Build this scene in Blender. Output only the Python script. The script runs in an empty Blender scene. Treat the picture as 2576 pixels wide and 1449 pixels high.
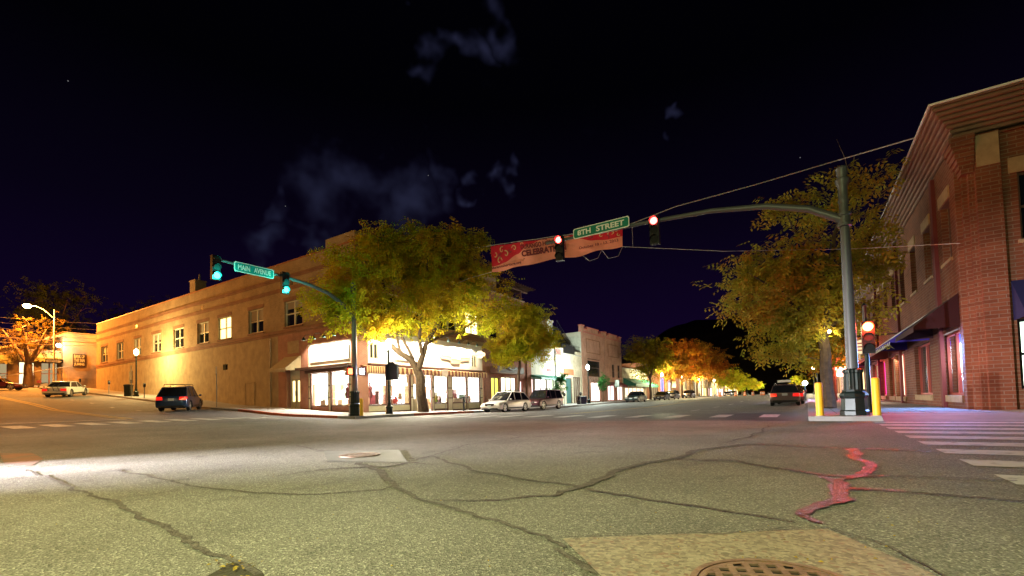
import bpy, math, random
from mathutils import Vector, Matrix, noise
# ---------------------------------------------------------------- scene, camera, world
S = bpy.context.scene
COL = S.collection
S.render.engine = 'CYCLES'
S.cycles.use_denoising = True
S.cycles.max_bounces = 5
S.cycles.diffuse_bounces = 2
S.cycles.glossy_bounces = 2
S.cycles.transmission_bounces = 3
S.cycles.transparent_max_bounces = 8
S.cycles.sample_clamp_indirect = 4
S.cycles.caustics_reflective = False
S.cycles.caustics_refractive = False
S.view_settings.view_transform = 'Standard'
S.view_settings.look = 'None'
S.view_settings.exposure = 1.2
S.view_settings.gamma = 1.0
# the photograph is measured on a 2576 x 1449 grid ("V" units)
FV, PX, PY = 1150.0, 1288.0, 966.7
CAMZ = 0.85
PITCH = math.atan(0.0365); ROLL = math.atan(0.027)
SY, CY = 0.5417, 0.8406
fwd = Vector((-SY * math.cos(PITCH), CY * math.cos(PITCH), math.sin(PITCH))).normalized()
rgt = Vector((CY, SY, 0)).normalized()
up = rgt.cross(fwd).normalized()
r2 = rgt * math.cos(ROLL) - up * math.sin(ROLL)
u2 = up * math.cos(ROLL) + rgt * math.sin(ROLL)
rgt, up = r2, u2
cd = bpy.data.cameras.new('camera'); cam = bpy.data.objects.new('camera', cd); COL.objects.link(cam)
cd.sensor_width = 36; cd.lens = 36 * FV / 2576
cd.shift_y = (PY - 724.5) / 2576
cd.clip_start = 0.05; cd.clip_end = 5000
M = Matrix((rgt, up, -fwd)).transposed().to_4x4(); M.translation = Vector((0, 0, CAMZ))
cam.matrix_world = M
S.camera = cam

def ray(vx, vy):
    return (rgt * ((vx - PX) / FV) + up * ((PY - vy) / FV) + fwd)
def at(vx, vy, x=None, y=None, z=None, d=None):
    r = ray(vx, vy); o = Vector((0, 0, CAMZ))
    if x is not None: t = x / r.x
    elif y is not None: t = y / r.y
    elif z is not None: t = (z - CAMZ) / r.z
    else: t = d
    return o + r * t

w = bpy.data.worlds.new('World'); S.world = w; w.use_nodes = True
nt = w.node_tree; nt.nodes.clear()
def nd(nt, t, **k):
    n = nt.nodes.new(t)
    for a, b in k.items(): setattr(n, a, b)
    return n
bg = nd(nt, 'ShaderNodeBackground'); out = nd(nt, 'ShaderNodeOutputWorld')
tc = nd(nt, 'ShaderNodeTexCoord'); sep = nd(nt, 'ShaderNodeSeparateXYZ')
L = nt.links.new
L(tc.outputs['Generated'], sep.inputs[0])
ramp = nd(nt, 'ShaderNodeValToRGB'); cr = ramp.color_ramp
cr.elements[0].position = 0.0; cr.elements[0].color = (0.0042, 0.0022, 0.0170, 1)
cr.elements[1].position = 0.55; cr.elements[1].color = (0.0003, 0.0003, 0.0009, 1)
e = cr.elements.new(0.16); e.color = (0.0034, 0.0010, 0.0112, 1)
e = cr.elements.new(0.34); e.color = (0.0016, 0.0007, 0.0046, 1)
L(sep.outputs['Z'], ramp.inputs[0])
# clouds: noise masked around a few directions
acc = None
wn = nd(nt, 'ShaderNodeTexNoise'); wn.inputs['Scale'].default_value = 9; wn.inputs['Detail'].default_value = 3; wn.inputs['Roughness'].default_value = .5; L(tc.outputs['Generated'], wn.inputs['Vector'])
wsb = nd(nt, 'ShaderNodeVectorMath', operation='SUBTRACT'); L(wn.outputs['Color'], wsb.inputs[0]); wsb.inputs[1].default_value = (.5, .5, .5)
warp = nd(nt, 'ShaderNodeVectorMath', operation='MULTIPLY_ADD'); L(wsb.outputs[0], warp.inputs[0]); warp.inputs[1].default_value = (.35, .35, .35); L(tc.outputs['Generated'], warp.inputs[2])
def cloudmask(vx, vy, rad):
    d = ray(vx, vy).normalized()
    sub = nd(nt, 'ShaderNodeVectorMath', operation='DISTANCE'); sub.inputs[1].default_value = d
    L(warp.outputs[0], sub.inputs[0])
    mr = nd(nt, 'ShaderNodeMapRange'); mr.inputs[1].default_value = 0; mr.inputs[2].default_value = rad; mr.inputs[3].default_value = 1; mr.inputs[4].default_value = 0
    L(sub.outputs['Value'], mr.inputs[0]); return mr.outputs[0]
for c in ((1215, 70, .075), (1150, 150, .06), (900, 480, .15), (1085, 440, .09), (1010, 530, .13), (1680, 310, .03), (1040, 50, .04), (740, 560, .07), (1210, 420, .04), (640, 640, .08)):
    m = cloudmask(*c)
    if acc is None: acc = m
    else:
        mx = nd(nt, 'ShaderNodeMath', operation='MAXIMUM'); L(acc, mx.inputs[0]); L(m, mx.inputs[1]); acc = mx.outputs[0]
nz = nd(nt, 'ShaderNodeTexNoise'); nz.inputs['Scale'].default_value = 11; nz.inputs['Detail'].default_value = 3.5; nz.inputs['Roughness'].default_value = .42; nz.inputs['Distortion'].default_value = .4
L(tc.outputs['Generated'], nz.inputs['Vector'])
ad = nd(nt, 'ShaderNodeMath', operation='MULTIPLY_ADD'); L(acc, ad.inputs[0]); ad.inputs[1].default_value = .9; L(nz.outputs[0], ad.inputs[2])
mr = nd(nt, 'ShaderNodeMapRange'); mr.interpolation_type = 'SMOOTHSTEP'; mr.inputs[1].default_value = .70; mr.inputs[2].default_value = 1.55; L(ad.outputs[0], mr.inputs[0])
cc = nd(nt, 'ShaderNodeMix', data_type='RGBA'); L(mr.outputs[0], cc.inputs[0]); L(ramp.outputs[0], cc.inputs[6]); cc.inputs[7].default_value = (0.011, 0.012, 0.029, 1)
vo = nd(nt, 'ShaderNodeTexVoronoi'); vo.inputs['Scale'].default_value = 22; L(tc.outputs['Generated'], vo.inputs['Vector'])
lt = nd(nt, 'ShaderNodeMath', operation='LESS_THAN'); L(vo.outputs['Distance'], lt.inputs[0]); lt.inputs[1].default_value = .018
sm = nd(nt, 'ShaderNodeMath', operation='MULTIPLY'); L(lt.outputs[0], sm.inputs[0]); sm.inputs[1].default_value = .12
s2 = nd(nt, 'ShaderNodeMix', data_type='RGBA', blend_type='ADD'); s2.inputs[0].default_value = 1; L(cc.outputs[2], s2.inputs[6]); L(sm.outputs[0], s2.inputs[7])
L(s2.outputs[2], bg.inputs[0]); bg.inputs[1].default_value = 0.55
L(bg.outputs[0], out.inputs[0])
# ---------------------------------------------------------------- helpers
def tag(o, label=None, cat=None, group=None, kind=None):
    if label: o['label'] = label
    if cat: o['category'] = cat
    if group: o['group'] = group
    if kind: o['kind'] = kind
    return o
def thing(name, label, cat, loc=(0, 0, 0), group=None, rz=0):
    o = bpy.data.objects.new(name, None); COL.objects.link(o); o.location = loc; o.rotation_euler.z = rz
    o.empty_display_size = .3
    return tag(o, label, cat, group)
def origin_of(p):
    v = Vector((0, 0, 0))
    while p is not None:
        v += Vector(p.location); p = p.parent
    return v
class MB:
    def __init__(s): s.v = []; s.f = []; s.m = []; s.mi = 0
    def quad(s, a, b, c, d):
        n = len(s.v); s.v += [tuple(a), tuple(b), tuple(c), tuple(d)]; s.f.append((n, n+1, n+2, n+3)); s.m.append(s.mi); return s
    def poly(s, pts):
        n = len(s.v); s.v += [tuple(p) for p in pts]; s.f.append(tuple(range(n, n+len(pts)))); s.m.append(s.mi); return s
    def box(s, x0, y0, z0, x1, y1, z1):
        if x0 > x1: x0, x1 = x1, x0
        if y0 > y1: y0, y1 = y1, y0
        if z0 > z1: z0, z1 = z1, z0
        n = len(s.v)
        s.v += [(x0,y0,z0),(x1,y0,z0),(x1,y1,z0),(x0,y1,z0),(x0,y0,z1),(x1,y0,z1),(x1,y1,z1),(x0,y1,z1)]
        for q in ((3,2,1,0),(4,5,6,7),(0,1,5,4),(1,2,6,5),(2,3,7,6),(3,0,4,7)):
            s.f.append(tuple(n+i for i in q)); s.m.append(s.mi)
        return s
    def rings(s, rs, cap=True):
        k = len(rs[0]); n = len(s.v)
        for r in rs: s.v += [tuple(p) for p in r]
        for i in range(len(rs)-1):
            for j in range(k):
                a = n+i*k+j; b = n+i*k+(j+1) % k
                s.f.append((a, b, b+k, a+k)); s.m.append(s.mi)
        if cap:
            s.f.append(tuple(n+k-1-j for j in range(k))); s.m.append(s.mi)
            s.f.append(tuple(n+(len(rs)-1)*k+j for j in range(k))); s.m.append(s.mi)
        return s
    def path(s, pts, rad, n=8, cap=True):
        pts = [Vector(p) for p in pts]
        if not hasattr(rad, '__len__'): rad = [rad]*len(pts)
        rs = []; prev = None
        for i, p in enumerate(pts):
            t = (pts[min(i+1, len(pts)-1)] - pts[max(i-1, 0)])
            if t.length < 1e-9: t = Vector((0, 0, 1))
            t.normalize()
            if prev is None:
                a = Vector((1, 0, 0)) if abs(t.x) < .9 else Vector((0, 1, 0)); u = t.cross(a).normalized()
            else: u = (prev - t*prev.dot(t)); u = u.normalized() if u.length > 1e-6 else t.orthogonal().normalized()
            prev = u; v_ = t.cross(u)
            rs.append([p + (u*math.cos(2*math.pi*j/n) + v_*math.sin(2*math.pi*j/n))*rad[i] for j in range(n)])
        return s.rings(rs, cap)
    def lathe(s, prof, c=(0, 0, 0), n=16, cap=True, flute=0):
        rs = []
        for r, z in prof:
            rs.append([(c[0] + r*(1-(flute if j % 2 else 0))*math.cos(2*math.pi*j/n), c[1] + r*(1-(flute if j % 2 else 0))*math.sin(2*math.pi*j/n), c[2]+z) for j in range(n)])
        return s.rings(rs, cap)
    def sphere(s, c, r, n=12, sz=1.0):
        k = n//2
        return s.lathe([(max(1e-4, r*math.sin(math.pi*i/k)), -r*sz*math.cos(math.pi*i/k)) for i in range(k+1)], c, n)
    def prism(s, pts, h0, h1, axis='z'):
        def mk(p, h):
            if axis == 'z': return (p[0], p[1], h)
            if axis == 'y': return (p[0], h, p[1])
            return (h, p[0], p[1])
        return s.rings([[mk(p, h0) for p in pts], [mk(p, h1) for p in pts]])
    def build(s, name, mats, parent=None, smooth=False, label=None, local=False, fix=True):
        off = Vector((0, 0, 0)) if local else origin_of(parent)
        me = bpy.data.meshes.new(name)
        vs = [(a[0]-off.x, a[1]-off.y, a[2]-off.z) for a in s.v]
        me.from_pydata(vs, [], s.f)
        if not hasattr(mats, '__len__'): mats = [mats]
        for m in mats: me.materials.append(m)
        me.polygons.foreach_set('material_index', s.m)
        me.update()
        if fix and len(s.f) < 20000:
            import bmesh
            bm = bmesh.new(); bm.from_mesh(me); bmesh.ops.recalc_face_normals(bm, faces=bm.faces); bm.to_mesh(me); bm.free()
        if smooth:
            me.polygons.foreach_set('use_smooth', [True]*len(me.polygons))
            me.set_sharp_from_angle(angle=math.radians(38))
        o = bpy.data.objects.new(name, me); COL.objects.link(o)
        if parent is not None: o.parent = parent
        if label: o['label'] = label
        return o
def copy_tree(o, parent=None):
    c = o.copy(); COL.objects.link(c); c.parent = parent
    for ch in list(o.children): copy_tree(ch, c)
    return c
_tc = {}
def text(name, s, w, h, mat, parent, o, ux, uz, ext=.004, bold=0.0, label=None):
    """flat lettering fitted into w x h, lower left corner o, along ux, up uz (local to parent)"""
    cu = bpy.data.curves.new('t', 'FONT'); cu.body = s; cu.extrude = ext; cu.offset = bold; cu.resolution_u = 3
    t = bpy.data.objects.new('t', cu); COL.objects.link(t)
    dg = bpy.context.evaluated_depsgraph_get(); me = bpy.data.meshes.new_from_object(t.evaluated_get(dg))
    bpy.data.objects.remove(t); bpy.data.curves.remove(cu)
    xs = [v.co.x for v in me.vertices]; ys = [v.co.y for v in me.vertices]
    x0, x1, y0, y1 = min(xs), max(xs), min(ys), max(ys)
    ux = Vector(ux).normalized(); uz = Vector(uz).normalized(); n = ux.cross(uz); o = Vector(o)
    for v in me.vertices:
        v.co = o + ux*((v.co.x-x0)/(x1-x0)*w) + uz*((v.co.y-y0)/(y1-y0)*h) + n*v.co.z
    me.name = name; me.materials.append(mat)
    ob = bpy.data.objects.new(name, me); COL.objects.link(ob); ob.parent = parent
    if label: ob['label'] = label
    return ob
# ---------------------------------------------------------------- materials
MATS = {}
def mat(name, col, rough=.7, metal=0, emit=None, es=1, noise_=0, nscale=3, bump=0, bscale=60, spec=.4, alt=None, zs=1.0):
    if name in MATS: return MATS[name]
    m = bpy.data.materials.new(name); m.use_nodes = True; nt = m.node_tree; b = nt.nodes['Principled BSDF']
    b.inputs['Base Color'].default_value = (*col, 1); b.inputs['Roughness'].default_value = rough; b.inputs['Metallic'].default_value = metal
    b.inputs['Specular IOR Level'].default_value = spec
    if emit: b.inputs['Emission Color'].default_value = (*emit, 1); b.inputs['Emission Strength'].default_value = es
    L = nt.links.new
    if noise_ or alt or bump:
        t = nd(nt, 'ShaderNodeTexCoord')
    if noise_ or alt:
        n = nd(nt, 'ShaderNodeTexNoise'); n.inputs['Scale'].default_value = nscale; n.inputs['Detail'].default_value = 6; n.inputs['Roughness'].default_value = .62
        mp = nd(nt, 'ShaderNodeMapping'); mp.inputs['Scale'].default_value = (1, 1, zs); L(t.outputs['Object'], mp.inputs['Vector']); L(mp.outputs[0], n.inputs['Vector'])
        mr = nd(nt, 'ShaderNodeMapRange'); mr.inputs[1].default_value = .35; mr.inputs[2].default_value = .65; L(n.outputs[0], mr.inputs[0])
        mx = nd(nt, 'ShaderNodeMix', data_type='RGBA'); L(mr.outputs[0], mx.inputs[0])
        a = alt if alt else tuple(c*(1+noise_) for c in col)
        b0 = col if alt else tuple(c*(1-noise_) for c in col)
        mx.inputs[6].default_value = (*b0, 1); mx.inputs[7].default_value = (*a, 1); L(mx.outputs[2], b.inputs['Base Color'])
    if bump:
        n2 = nd(nt, 'ShaderNodeTexNoise'); n2.inputs['Scale'].default_value = bscale; n2.inputs['Detail'].default_value = 3; L(t.outputs['Object'], n2.inputs['Vector'])
        bp = nd(nt, 'ShaderNodeBump'); bp.inputs['Strength'].default_value = bump; bp.inputs['Distance'].default_value = .02; L(n2.outputs[0], bp.inputs['Height']); L(bp.outputs[0], b.inputs['Normal'])
    MATS[name] = m; return m
def brick(name, c1, c2, mortar, bw=.24, rh=.08, ms=.012, rough=.85, stain=None):
    m = bpy.data.materials.new(name); m.use_nodes = True; nt = m.node_tree; b = nt.nodes['Principled BSDF']; L = nt.links.new
    g = nd(nt, 'ShaderNodeNewGeometry'); sp = nd(nt, 'ShaderNodeSeparateXYZ'); L(g.outputs['Position'], sp.inputs[0])
    ad = nd(nt, 'ShaderNodeMath', operation='ADD'); L(sp.outputs[0], ad.inputs[0]); L(sp.outputs[1], ad.inputs[1])
    cb = nd(nt, 'ShaderNodeCombineXYZ'); L(ad.outputs[0], cb.inputs[0]); L(sp.outputs[2], cb.inputs[1])
    br = nd(nt, 'ShaderNodeTexBrick'); br.inputs['Scale'].default_value = 1; br.inputs['Brick Width'].default_value = bw; br.inputs['Row Height'].default_value = rh
    br.inputs['Mortar Size'].default_value = ms; br.inputs['Mortar Smooth'].default_value = .2; br.inputs['Bias'].default_value = 0
    br.inputs['Color1'].default_value = (*c1, 1); br.inputs['Color2'].default_value = (*c2, 1); br.inputs['Mortar'].default_value = (*mortar, 1)
    L(cb.outputs[0], br.inputs['Vector'])
    n = nd(nt, 'ShaderNodeTexNoise'); n.inputs['Scale'].default_value = .9; n.inputs['Detail'].default_value = 7; n.inputs['Roughness'].default_value = .65; L(g.outputs['Position'], n.inputs['Vector'])
    mr = nd(nt, 'ShaderNodeMapRange'); mr.inputs[1].default_value = .3; mr.inputs[2].default_value = .7; mr.inputs[3].default_value = .72; mr.inputs[4].default_value = 1.2; L(n.outputs[0], mr.inputs[0])
    mx = nd(nt, 'ShaderNodeVectorMath', operation='SCALE'); L(br.outputs['Color'], mx.inputs[0]); L(mr.outputs[0], mx.inputs['Scale'])
    L(mx.outputs[0], b.inputs['Base Color']); b.inputs['Roughness'].default_value = rough; b.inputs['Specular IOR Level'].default_value = .2
    bp = nd(nt, 'ShaderNodeBump'); bp.inputs['Strength'].default_value = .5; bp.inputs['Distance'].default_value = .01; bp.invert = True; L(br.outputs['Fac'], bp.inputs['Height']); L(bp.outputs[0], b.inputs['Normal'])
    MATS[name] = m; return m
def leafmat(name, cols, nscale=.5):
    m = bpy.data.materials.new(name); m.use_nodes = True; nt = m.node_tree; nt.nodes.clear(); L = nt.links.new
    g = nd(nt, 'ShaderNodeNewGeometry'); n = nd(nt, 'ShaderNodeTexNoise'); n.inputs['Scale'].default_value = nscale; n.inputs['Detail'].default_value = 4; L(g.outputs['Position'], n.inputs['Vector'])
    wn = nd(nt, 'ShaderNodeTexNoise'); wn.inputs['Scale'].default_value = 7; L(g.outputs['Position'], wn.inputs['Vector'])
    a = nd(nt, 'ShaderNodeMath', operation='MULTIPLY_ADD'); L(wn.outputs[0], a.inputs[0]); a.inputs[1].default_value = .5; L(n.outputs[0], a.inputs[2])
    mr = nd(nt, 'ShaderNodeMapRange'); mr.inputs[1].default_value = .55; mr.inputs[2].default_value = .95; L(a.outputs[0], mr.inputs[0])
    r = nd(nt, 'ShaderNodeValToRGB'); r.color_ramp.elements[0].color = (*cols[0], 1); r.color_ramp.elements[1].color = (*cols[-1], 1)
    for i, c in enumerate(cols[1:-1]): e = r.color_ramp.elements.new((i+1)/(len(cols)-1)); e.color = (*c, 1)
    L(mr.outputs[0], r.inputs[0])
    d = nd(nt, 'ShaderNodeBsdfDiffuse'); t = nd(nt, 'ShaderNodeBsdfTranslucent'); ms = nd(nt, 'ShaderNodeMixShader'); o = nd(nt, 'ShaderNodeOutputMaterial')
    ms.inputs[0].default_value = .42
    L(r.outputs[0], d.inputs[0]); L(r.outputs[0], t.inputs[0]); L(d.outputs[0], ms.inputs[1]); L(t.outputs[0], ms.inputs[2]); L(ms.outputs[0], o.inputs[0])
    return m
def glassmat(name, tint=(1, 1, 1), refl=.12, rough=.05):
    m = bpy.data.materials.new(name); m.use_nodes = True; nt = m.node_tree; nt.nodes.clear(); L = nt.links.new
    t = nd(nt, 'ShaderNodeBsdfTransparent'); t.inputs[0].default_value = (*tint, 1); g = nd(nt, 'ShaderNodeBsdfGlossy'); g.inputs['Roughness'].default_value = rough
    ms = nd(nt, 'ShaderNodeMixShader'); ms.inputs[0].default_value = refl; o = nd(nt, 'ShaderNodeOutputMaterial')
    L(t.outputs[0], ms.inputs[1]); L(g.outputs[0], ms.inputs[2]); L(ms.outputs[0], o.inputs[0]); return m
def emis(name, c, s):
    if name in MATS: return MATS[name]
    m = bpy.data.materials.new(name); m.use_nodes = True; nt = m.node_tree; nt.nodes.clear()
    e = nd(nt, 'ShaderNodeEmission'); e.inputs[0].default_value = (*c, 1); e.inputs[1].default_value = s; o = nd(nt, 'ShaderNodeOutputMaterial'); nt.links.new(e.outputs[0], o.inputs[0])
    MATS[name] = m; return m
def lamp(kind, loc, power, col, r=.12, parent=None, to=None, size=60, blend=.5, name='lamp_light', sx=1, sy=1):
    l = bpy.data.lights.new(name, kind); l.energy = power; l.color = col
    if kind in ('POINT', 'SPOT'): l.shadow_soft_size = r
    if kind == 'SPOT': l.spot_size = math.radians(size); l.spot_blend = blend
    if kind == 'AREA': l.shape = 'RECTANGLE'; l.size = sx; l.size_y = sy
    o = bpy.data.objects.new(name, l); COL.objects.link(o); o.location = Vector(loc) - (origin_of(parent) if parent else Vector((0, 0, 0)))
    if to is not None: o.rotation_euler = (Vector(to)-Vector(loc)).to_track_quat('-Z', 'Y').to_euler()
    if parent: o.parent = parent
    return o
TAN = brick('tan_brick', (.34, .235, .12), (.41, .29, .155), (.28, .20, .12))
TANRED = brick('band_brick', (.24, .10, .055), (.28, .13, .07), (.22, .14, .09))
RED = brick('red_brick', (.30, .095, .06), (.36, .13, .08), (.34, .24, .18))
DKRED = brick('dark_red_brick', (.15, .05, .024), (.20, .07, .034), (.20, .13, .09), bw=.40, rh=.125, ms=.013)
CREAMB = brick('cream_brick', (.50, .42, .30), (.58, .50, .37), (.40, .34, .26))
PINKB = brick('rose_brick', (.38, .17, .11), (.44, .21, .14), (.36, .26, .2))
PLAS = mat('stained_plaster', (.42, .33, .19), .9, alt=(.29, .22, .13), nscale=1.7, zs=.75, bump=.5, bscale=9, spec=.2)
WHITE = mat('white_stucco', (.74, .70, .62), .8, noise_=.05, nscale=2)
CREAM = mat('cream_paint', (.62, .54, .36), .6, noise_=.08)
WFR = mat('window_frame_paint', (.60, .58, .44), .5)
BROWN = mat('brown_trim', (.10, .045, .03), .6)
DARKG = mat('dark_green_metal', (.012, .022, .02), .35, .3, noise_=.2)
DARK = mat('black_metal', (.012, .012, .014), .4, .3)
GREY = mat('grey_metal', (.22, .23, .23), .45, .5)
PGREEN = mat('grey_green_paint', (.10, .105, .11), .42, .1)
BLACKG = mat('dark_window_glass', (.012, .014, .018), .06, 0, spec=.8)
YEL = mat('yellow_plastic', (.85, .47, .02), .45)
CONC = mat('pale_concrete', (.36, .34, .30), .9, noise_=.12, nscale=1.2, bump=.4, bscale=40)
STONE = mat('buff_stone', (.36, .25, .14), .85, noise_=.15, nscale=3)
GREENSIGN = mat('green_sign_face', (.0, .19, .13), .45)
TEALSIGN = mat('teal_sign_face', (.0, .27, .26), .45)
WHITEP = mat('white_paint', (.80, .80, .76), .5)
BARK = mat('tree_bark', (.10, .065, .042), .95, noise_=.25, nscale=6, bump=.8, bscale=14)
GLASS = glassmat('shop_glass')
# ---------------------------------------------------------------- terrain height
def sst(a, b, t):
    t = max(0, min(1, (t-a)/(b-a))); return t*t*(3-2*t)
_pf = [(-400, 24), (-250, 15.5), (-150, 9), (-100, 5.3), (-77, 3.7), (-57, 2.3), (-47, 1.55), (-41.5, 1.05), (-35, .72), (-29, .45), (-25, .35), (-21, .24), (-15, .07), (-8, 0), (400, 0)]
def prof(x):
    for i in range(len(_pf)-1):
        if x <= _pf[i+1][0]:
            a, b = _pf[i], _pf[i+1]; t = (x-a[0])/(b[0]-a[0]); return a[1]+(b[1]-a[1])*max(0, t)
    return 0
def gz(x, y):
    p = prof(x)
    if y > 19: p *= 1-sst(19, 32, y)*sst(-60, -24, x)
    p -= .15*sst(11, 16.5, y)*sst(-34, -26, x)*(1-sst(-21, -12, x))*(1-sst(20, 30, y))
    p += .25*sst(38, 60, y)+.35*sst(60, 120, y)
    return p
def frange(a, b, st):
    n = max(1, int(round((b-a)/st))); return [a+(b-a)*i/n for i in range(n+1)]
def sheet(name, xs, ys, off, m, skirt=0, label=None):
    mb = MB(); nx = len(xs); f = off if callable(off) else (lambda x, y: off)
    for y in ys:
        for x in xs: mb.v.append((x, y, gz(x, y)+f(x, y)))
    for j in range(len(ys)-1):
        for i in range(nx-1):
            a = j*nx+i; mb.f.append((a, a+1, a+1+nx, a+nx)); mb.m.append(0)
    if skirt:
        def sk(p, q):
            mb.quad(p, q, (q[0], q[1], q[2]-skirt), (p[0], p[1], p[2]-skirt))
        vv = lambda i, j: mb.v[j*nx+i]
        for i in range(nx-1): sk(vv(i, 0), vv(i+1, 0)); sk(vv(i, len(ys)-1), vv(i+1, len(ys)-1))
        for j in range(len(ys)-1): sk(vv(0, j), vv(0, j+1)); sk(vv(nx-1, j), vv(nx-1, j+1))
    o = mb.build(name, m); o['kind'] = 'structure'; return o
# asphalt
def asphalt(name, base, specks, patch, bs=.6, rough=.8, vs=95):
    m = bpy.data.materials.new(name); m.use_nodes = True; nt = m.node_tree; b = nt.nodes['Principled BSDF']; L = nt.links.new
    g = nd(nt, 'ShaderNodeNewGeometry')
    v = nd(nt, 'ShaderNodeTexVoronoi'); v.inputs['Scale'].default_value = vs; L(g.outputs['Position'], v.inputs['Vector'])
    n = nd(nt, 'ShaderNodeTexNoise'); n.inputs['Scale'].default_value = .35; n.inputs['Detail'].default_value = 8; n.inputs['Roughness'].default_value = .6; L(g.outputs['Position'], n.inputs['Vector'])
    n3 = nd(nt, 'ShaderNodeTexNoise'); n3.inputs['Scale'].default_value = 55; n3.inputs['Detail'].default_value = 4; n3.inputs['Roughness'].default_value = .7; L(g.outputs['Position'], n3.inputs['Vector'])
    bw = nd(nt, 'ShaderNodeSeparateColor'); L(v.outputs['Color'], bw.inputs[0])
    r = nd(nt, 'ShaderNodeValToRGB'); r.color_ramp.elements[0].color = (*[c*.55 for c in base], 1); r.color_ramp.elements[1].color = (*specks, 1)
    e = r.color_ramp.elements.new(.45); e.color = (*base, 1); e = r.color_ramp.elements.new(.85); e.color = (*[c*1.35 for c in base], 1)
    L(bw.outputs[0], r.inputs[0])
    mr = nd(nt, 'ShaderNodeMapRange'); mr.inputs[1].default_value = .3; mr.inputs[2].default_value = .7; mr.inputs[3].default_value = 1-patch; mr.inputs[4].default_value = 1+patch; L(n.outputs[0], mr.inputs[0])
    m3 = nd(nt, 'ShaderNodeMapRange'); m3.inputs[1].default_value = .3; m3.inputs[2].default_value = .7; m3.inputs[3].default_value = .82; m3.inputs[4].default_value = 1.18; L(n3.outputs[0], m3.inputs[0])
    mu = nd(nt, 'ShaderNodeMath', operation='MULTIPLY'); L(mr.outputs[0], mu.inputs[0]); L(m3.outputs[0], mu.inputs[1])
    n4 = nd(nt, 'ShaderNodeTexNoise'); n4.inputs['Scale'].default_value = 1.9; n4.inputs['Detail'].default_value = 6; n4.inputs['Roughness'].default_value = .7; n4.inputs['Distortion'].default_value = .6; L(g.outputs['Position'], n4.inputs['Vector'])
    m4 = nd(nt, 'ShaderNodeMapRange'); m4.inputs[1].default_value = .56; m4.inputs[2].default_value = .70; m4.inputs[3].default_value = 1.0; m4.inputs[4].default_value = .66; L(n4.outputs[0], m4.inputs[0])
    mu2 = nd(nt, 'ShaderNodeMath', operation='MULTIPLY'); L(mu.outputs[0], mu2.inputs[0]); L(m4.outputs[0], mu2.inputs[1]); mu = mu2
    s = nd(nt, 'ShaderNodeVectorMath', operation='SCALE'); L(r.outputs[0], s.inputs[0]); L(mu.outputs[0], s.inputs['Scale'])
    L(s.outputs[0], b.inputs['Base Color']); b.inputs['Roughness'].default_value = rough; b.inputs['Specular IOR Level'].default_value = .35
    h = nd(nt, 'ShaderNodeMath', operation='ADD'); L(v.outputs['Distance'], h.inputs[0]); L(n3.outputs[0], h.inputs[1])
    bp = nd(nt, 'ShaderNodeBump'); bp.inputs['Strength'].default_value = bs; bp.inputs['Distance'].default_value = .02; L(h.outputs[0], bp.inputs['Height']); L(bp.outputs[0], b.inputs['Normal'])
    MATS[name] = m; return m
ASPH = asphalt('worn_asphalt', (.18, .172, .15), (.48, .45, .40), .3)
ASPH2 = asphalt('street_asphalt', (.15, .14, .135), (.36, .33, .31), .2, bs=.5)
PATCHM = asphalt('concrete_patch', (.25, .215, .165), (.19, .11, .08), .08, bs=.12, rough=.6, vs=45)
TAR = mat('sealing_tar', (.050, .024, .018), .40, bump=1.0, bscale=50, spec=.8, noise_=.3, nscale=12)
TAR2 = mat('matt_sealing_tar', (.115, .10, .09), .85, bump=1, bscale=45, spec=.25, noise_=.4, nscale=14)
def wearmat(name, col, under, amt=.5):
    m = mat(name, under, .7, alt=col, nscale=5, bump=.3, bscale=60)
    for n in m.node_tree.nodes:
        if n.type == 'MAP_RANGE': n.inputs[1].default_value = amt-.12; n.inputs[2].default_value = amt+.03
    return m
WPAINT = wearmat('worn_white_marking', (.52, .50, .46), (.18, .17, .15), .44)
YPAINT = wearmat('worn_yellow_marking', (.55, .36, .06), (.17, .15, .12), .44)
SIDEW = mat('sidewalk_concrete', (.27, .26, .25), .85, noise_=.14, nscale=1.3, bump=.3, bscale=30)
xs = [-400, -250, -180, -150, -120, -100] + frange(-96, 40, 4) + [60, 100, 200, 400]
ys = [-200, -100, -60, -30] + frange(-20, 140, 5) + [180, 250, 350, 500]
sheet('ground', xs, ys, -.35, mat('dark_earth', (.06, .05, .04), .95, noise_=.3))
# carriageways (butted end to end)
sheet('intersection_road', frange(-21, 0, 1), frange(-60, 16.5, 1.5), 0, ASPH)
sheet('west_street', [-300, -200, -150, -120] + frange(-100, -21, 1.5), frange(-6, 16.5, 1.5), 0, ASPH2)
sheet('east_street', frange(0, 40, 2), frange(-6, 16.5, 1.5), 0, ASPH)
sheet('main_street', frange(-21, 0, 1.5), frange(16.5, 140, 3)+[200, 300], 0, ASPH2)
def off_ne(x, y):
    o = .14
    if 1.75 < x < 6 and y < 18.2: o = .14*sst(16.5, 18.2, y)
    if x < 1.2 and y > 16.4 and y < 19.5 and x < .02: o = .14
    return o
sheet('northeast_pavement', [0, .6, 1.2, 1.74, 1.78, 2.4, 3, 3.6, 4.3, 5, 5.9, 6.1, 8, 12, 20, 40], [16.5, 16.9, 17.3, 17.7, 18.2, 19, 20, 21.6], off_ne, SIDEW, .3)
sheet('east_pavement', frange(0, 5, 1), frange(21.6, 140, 3), .14, SIDEW, .3)
def off_nw(x, y):
    return .14*max(sst(-21.1, -21.9, x) if x < -21 else 0, sst(16.5, 17.3, y)) if False else .14
sheet('northwest_pavement', [-150, -120] + frange(-100, -21, 1.5), frange(16.5, 20.8, .86), .14, SIDEW, .35)
sheet('main_west_pavement', frange(-26.1, -21, .85), frange(20.8, 140, 2.5), .14, SIDEW, .35)
sheet('south_pavement', [-150, -120] + frange(-100, -21, 3), frange(-12, -6, 1.5), .14, SIDEW, .3)
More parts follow.
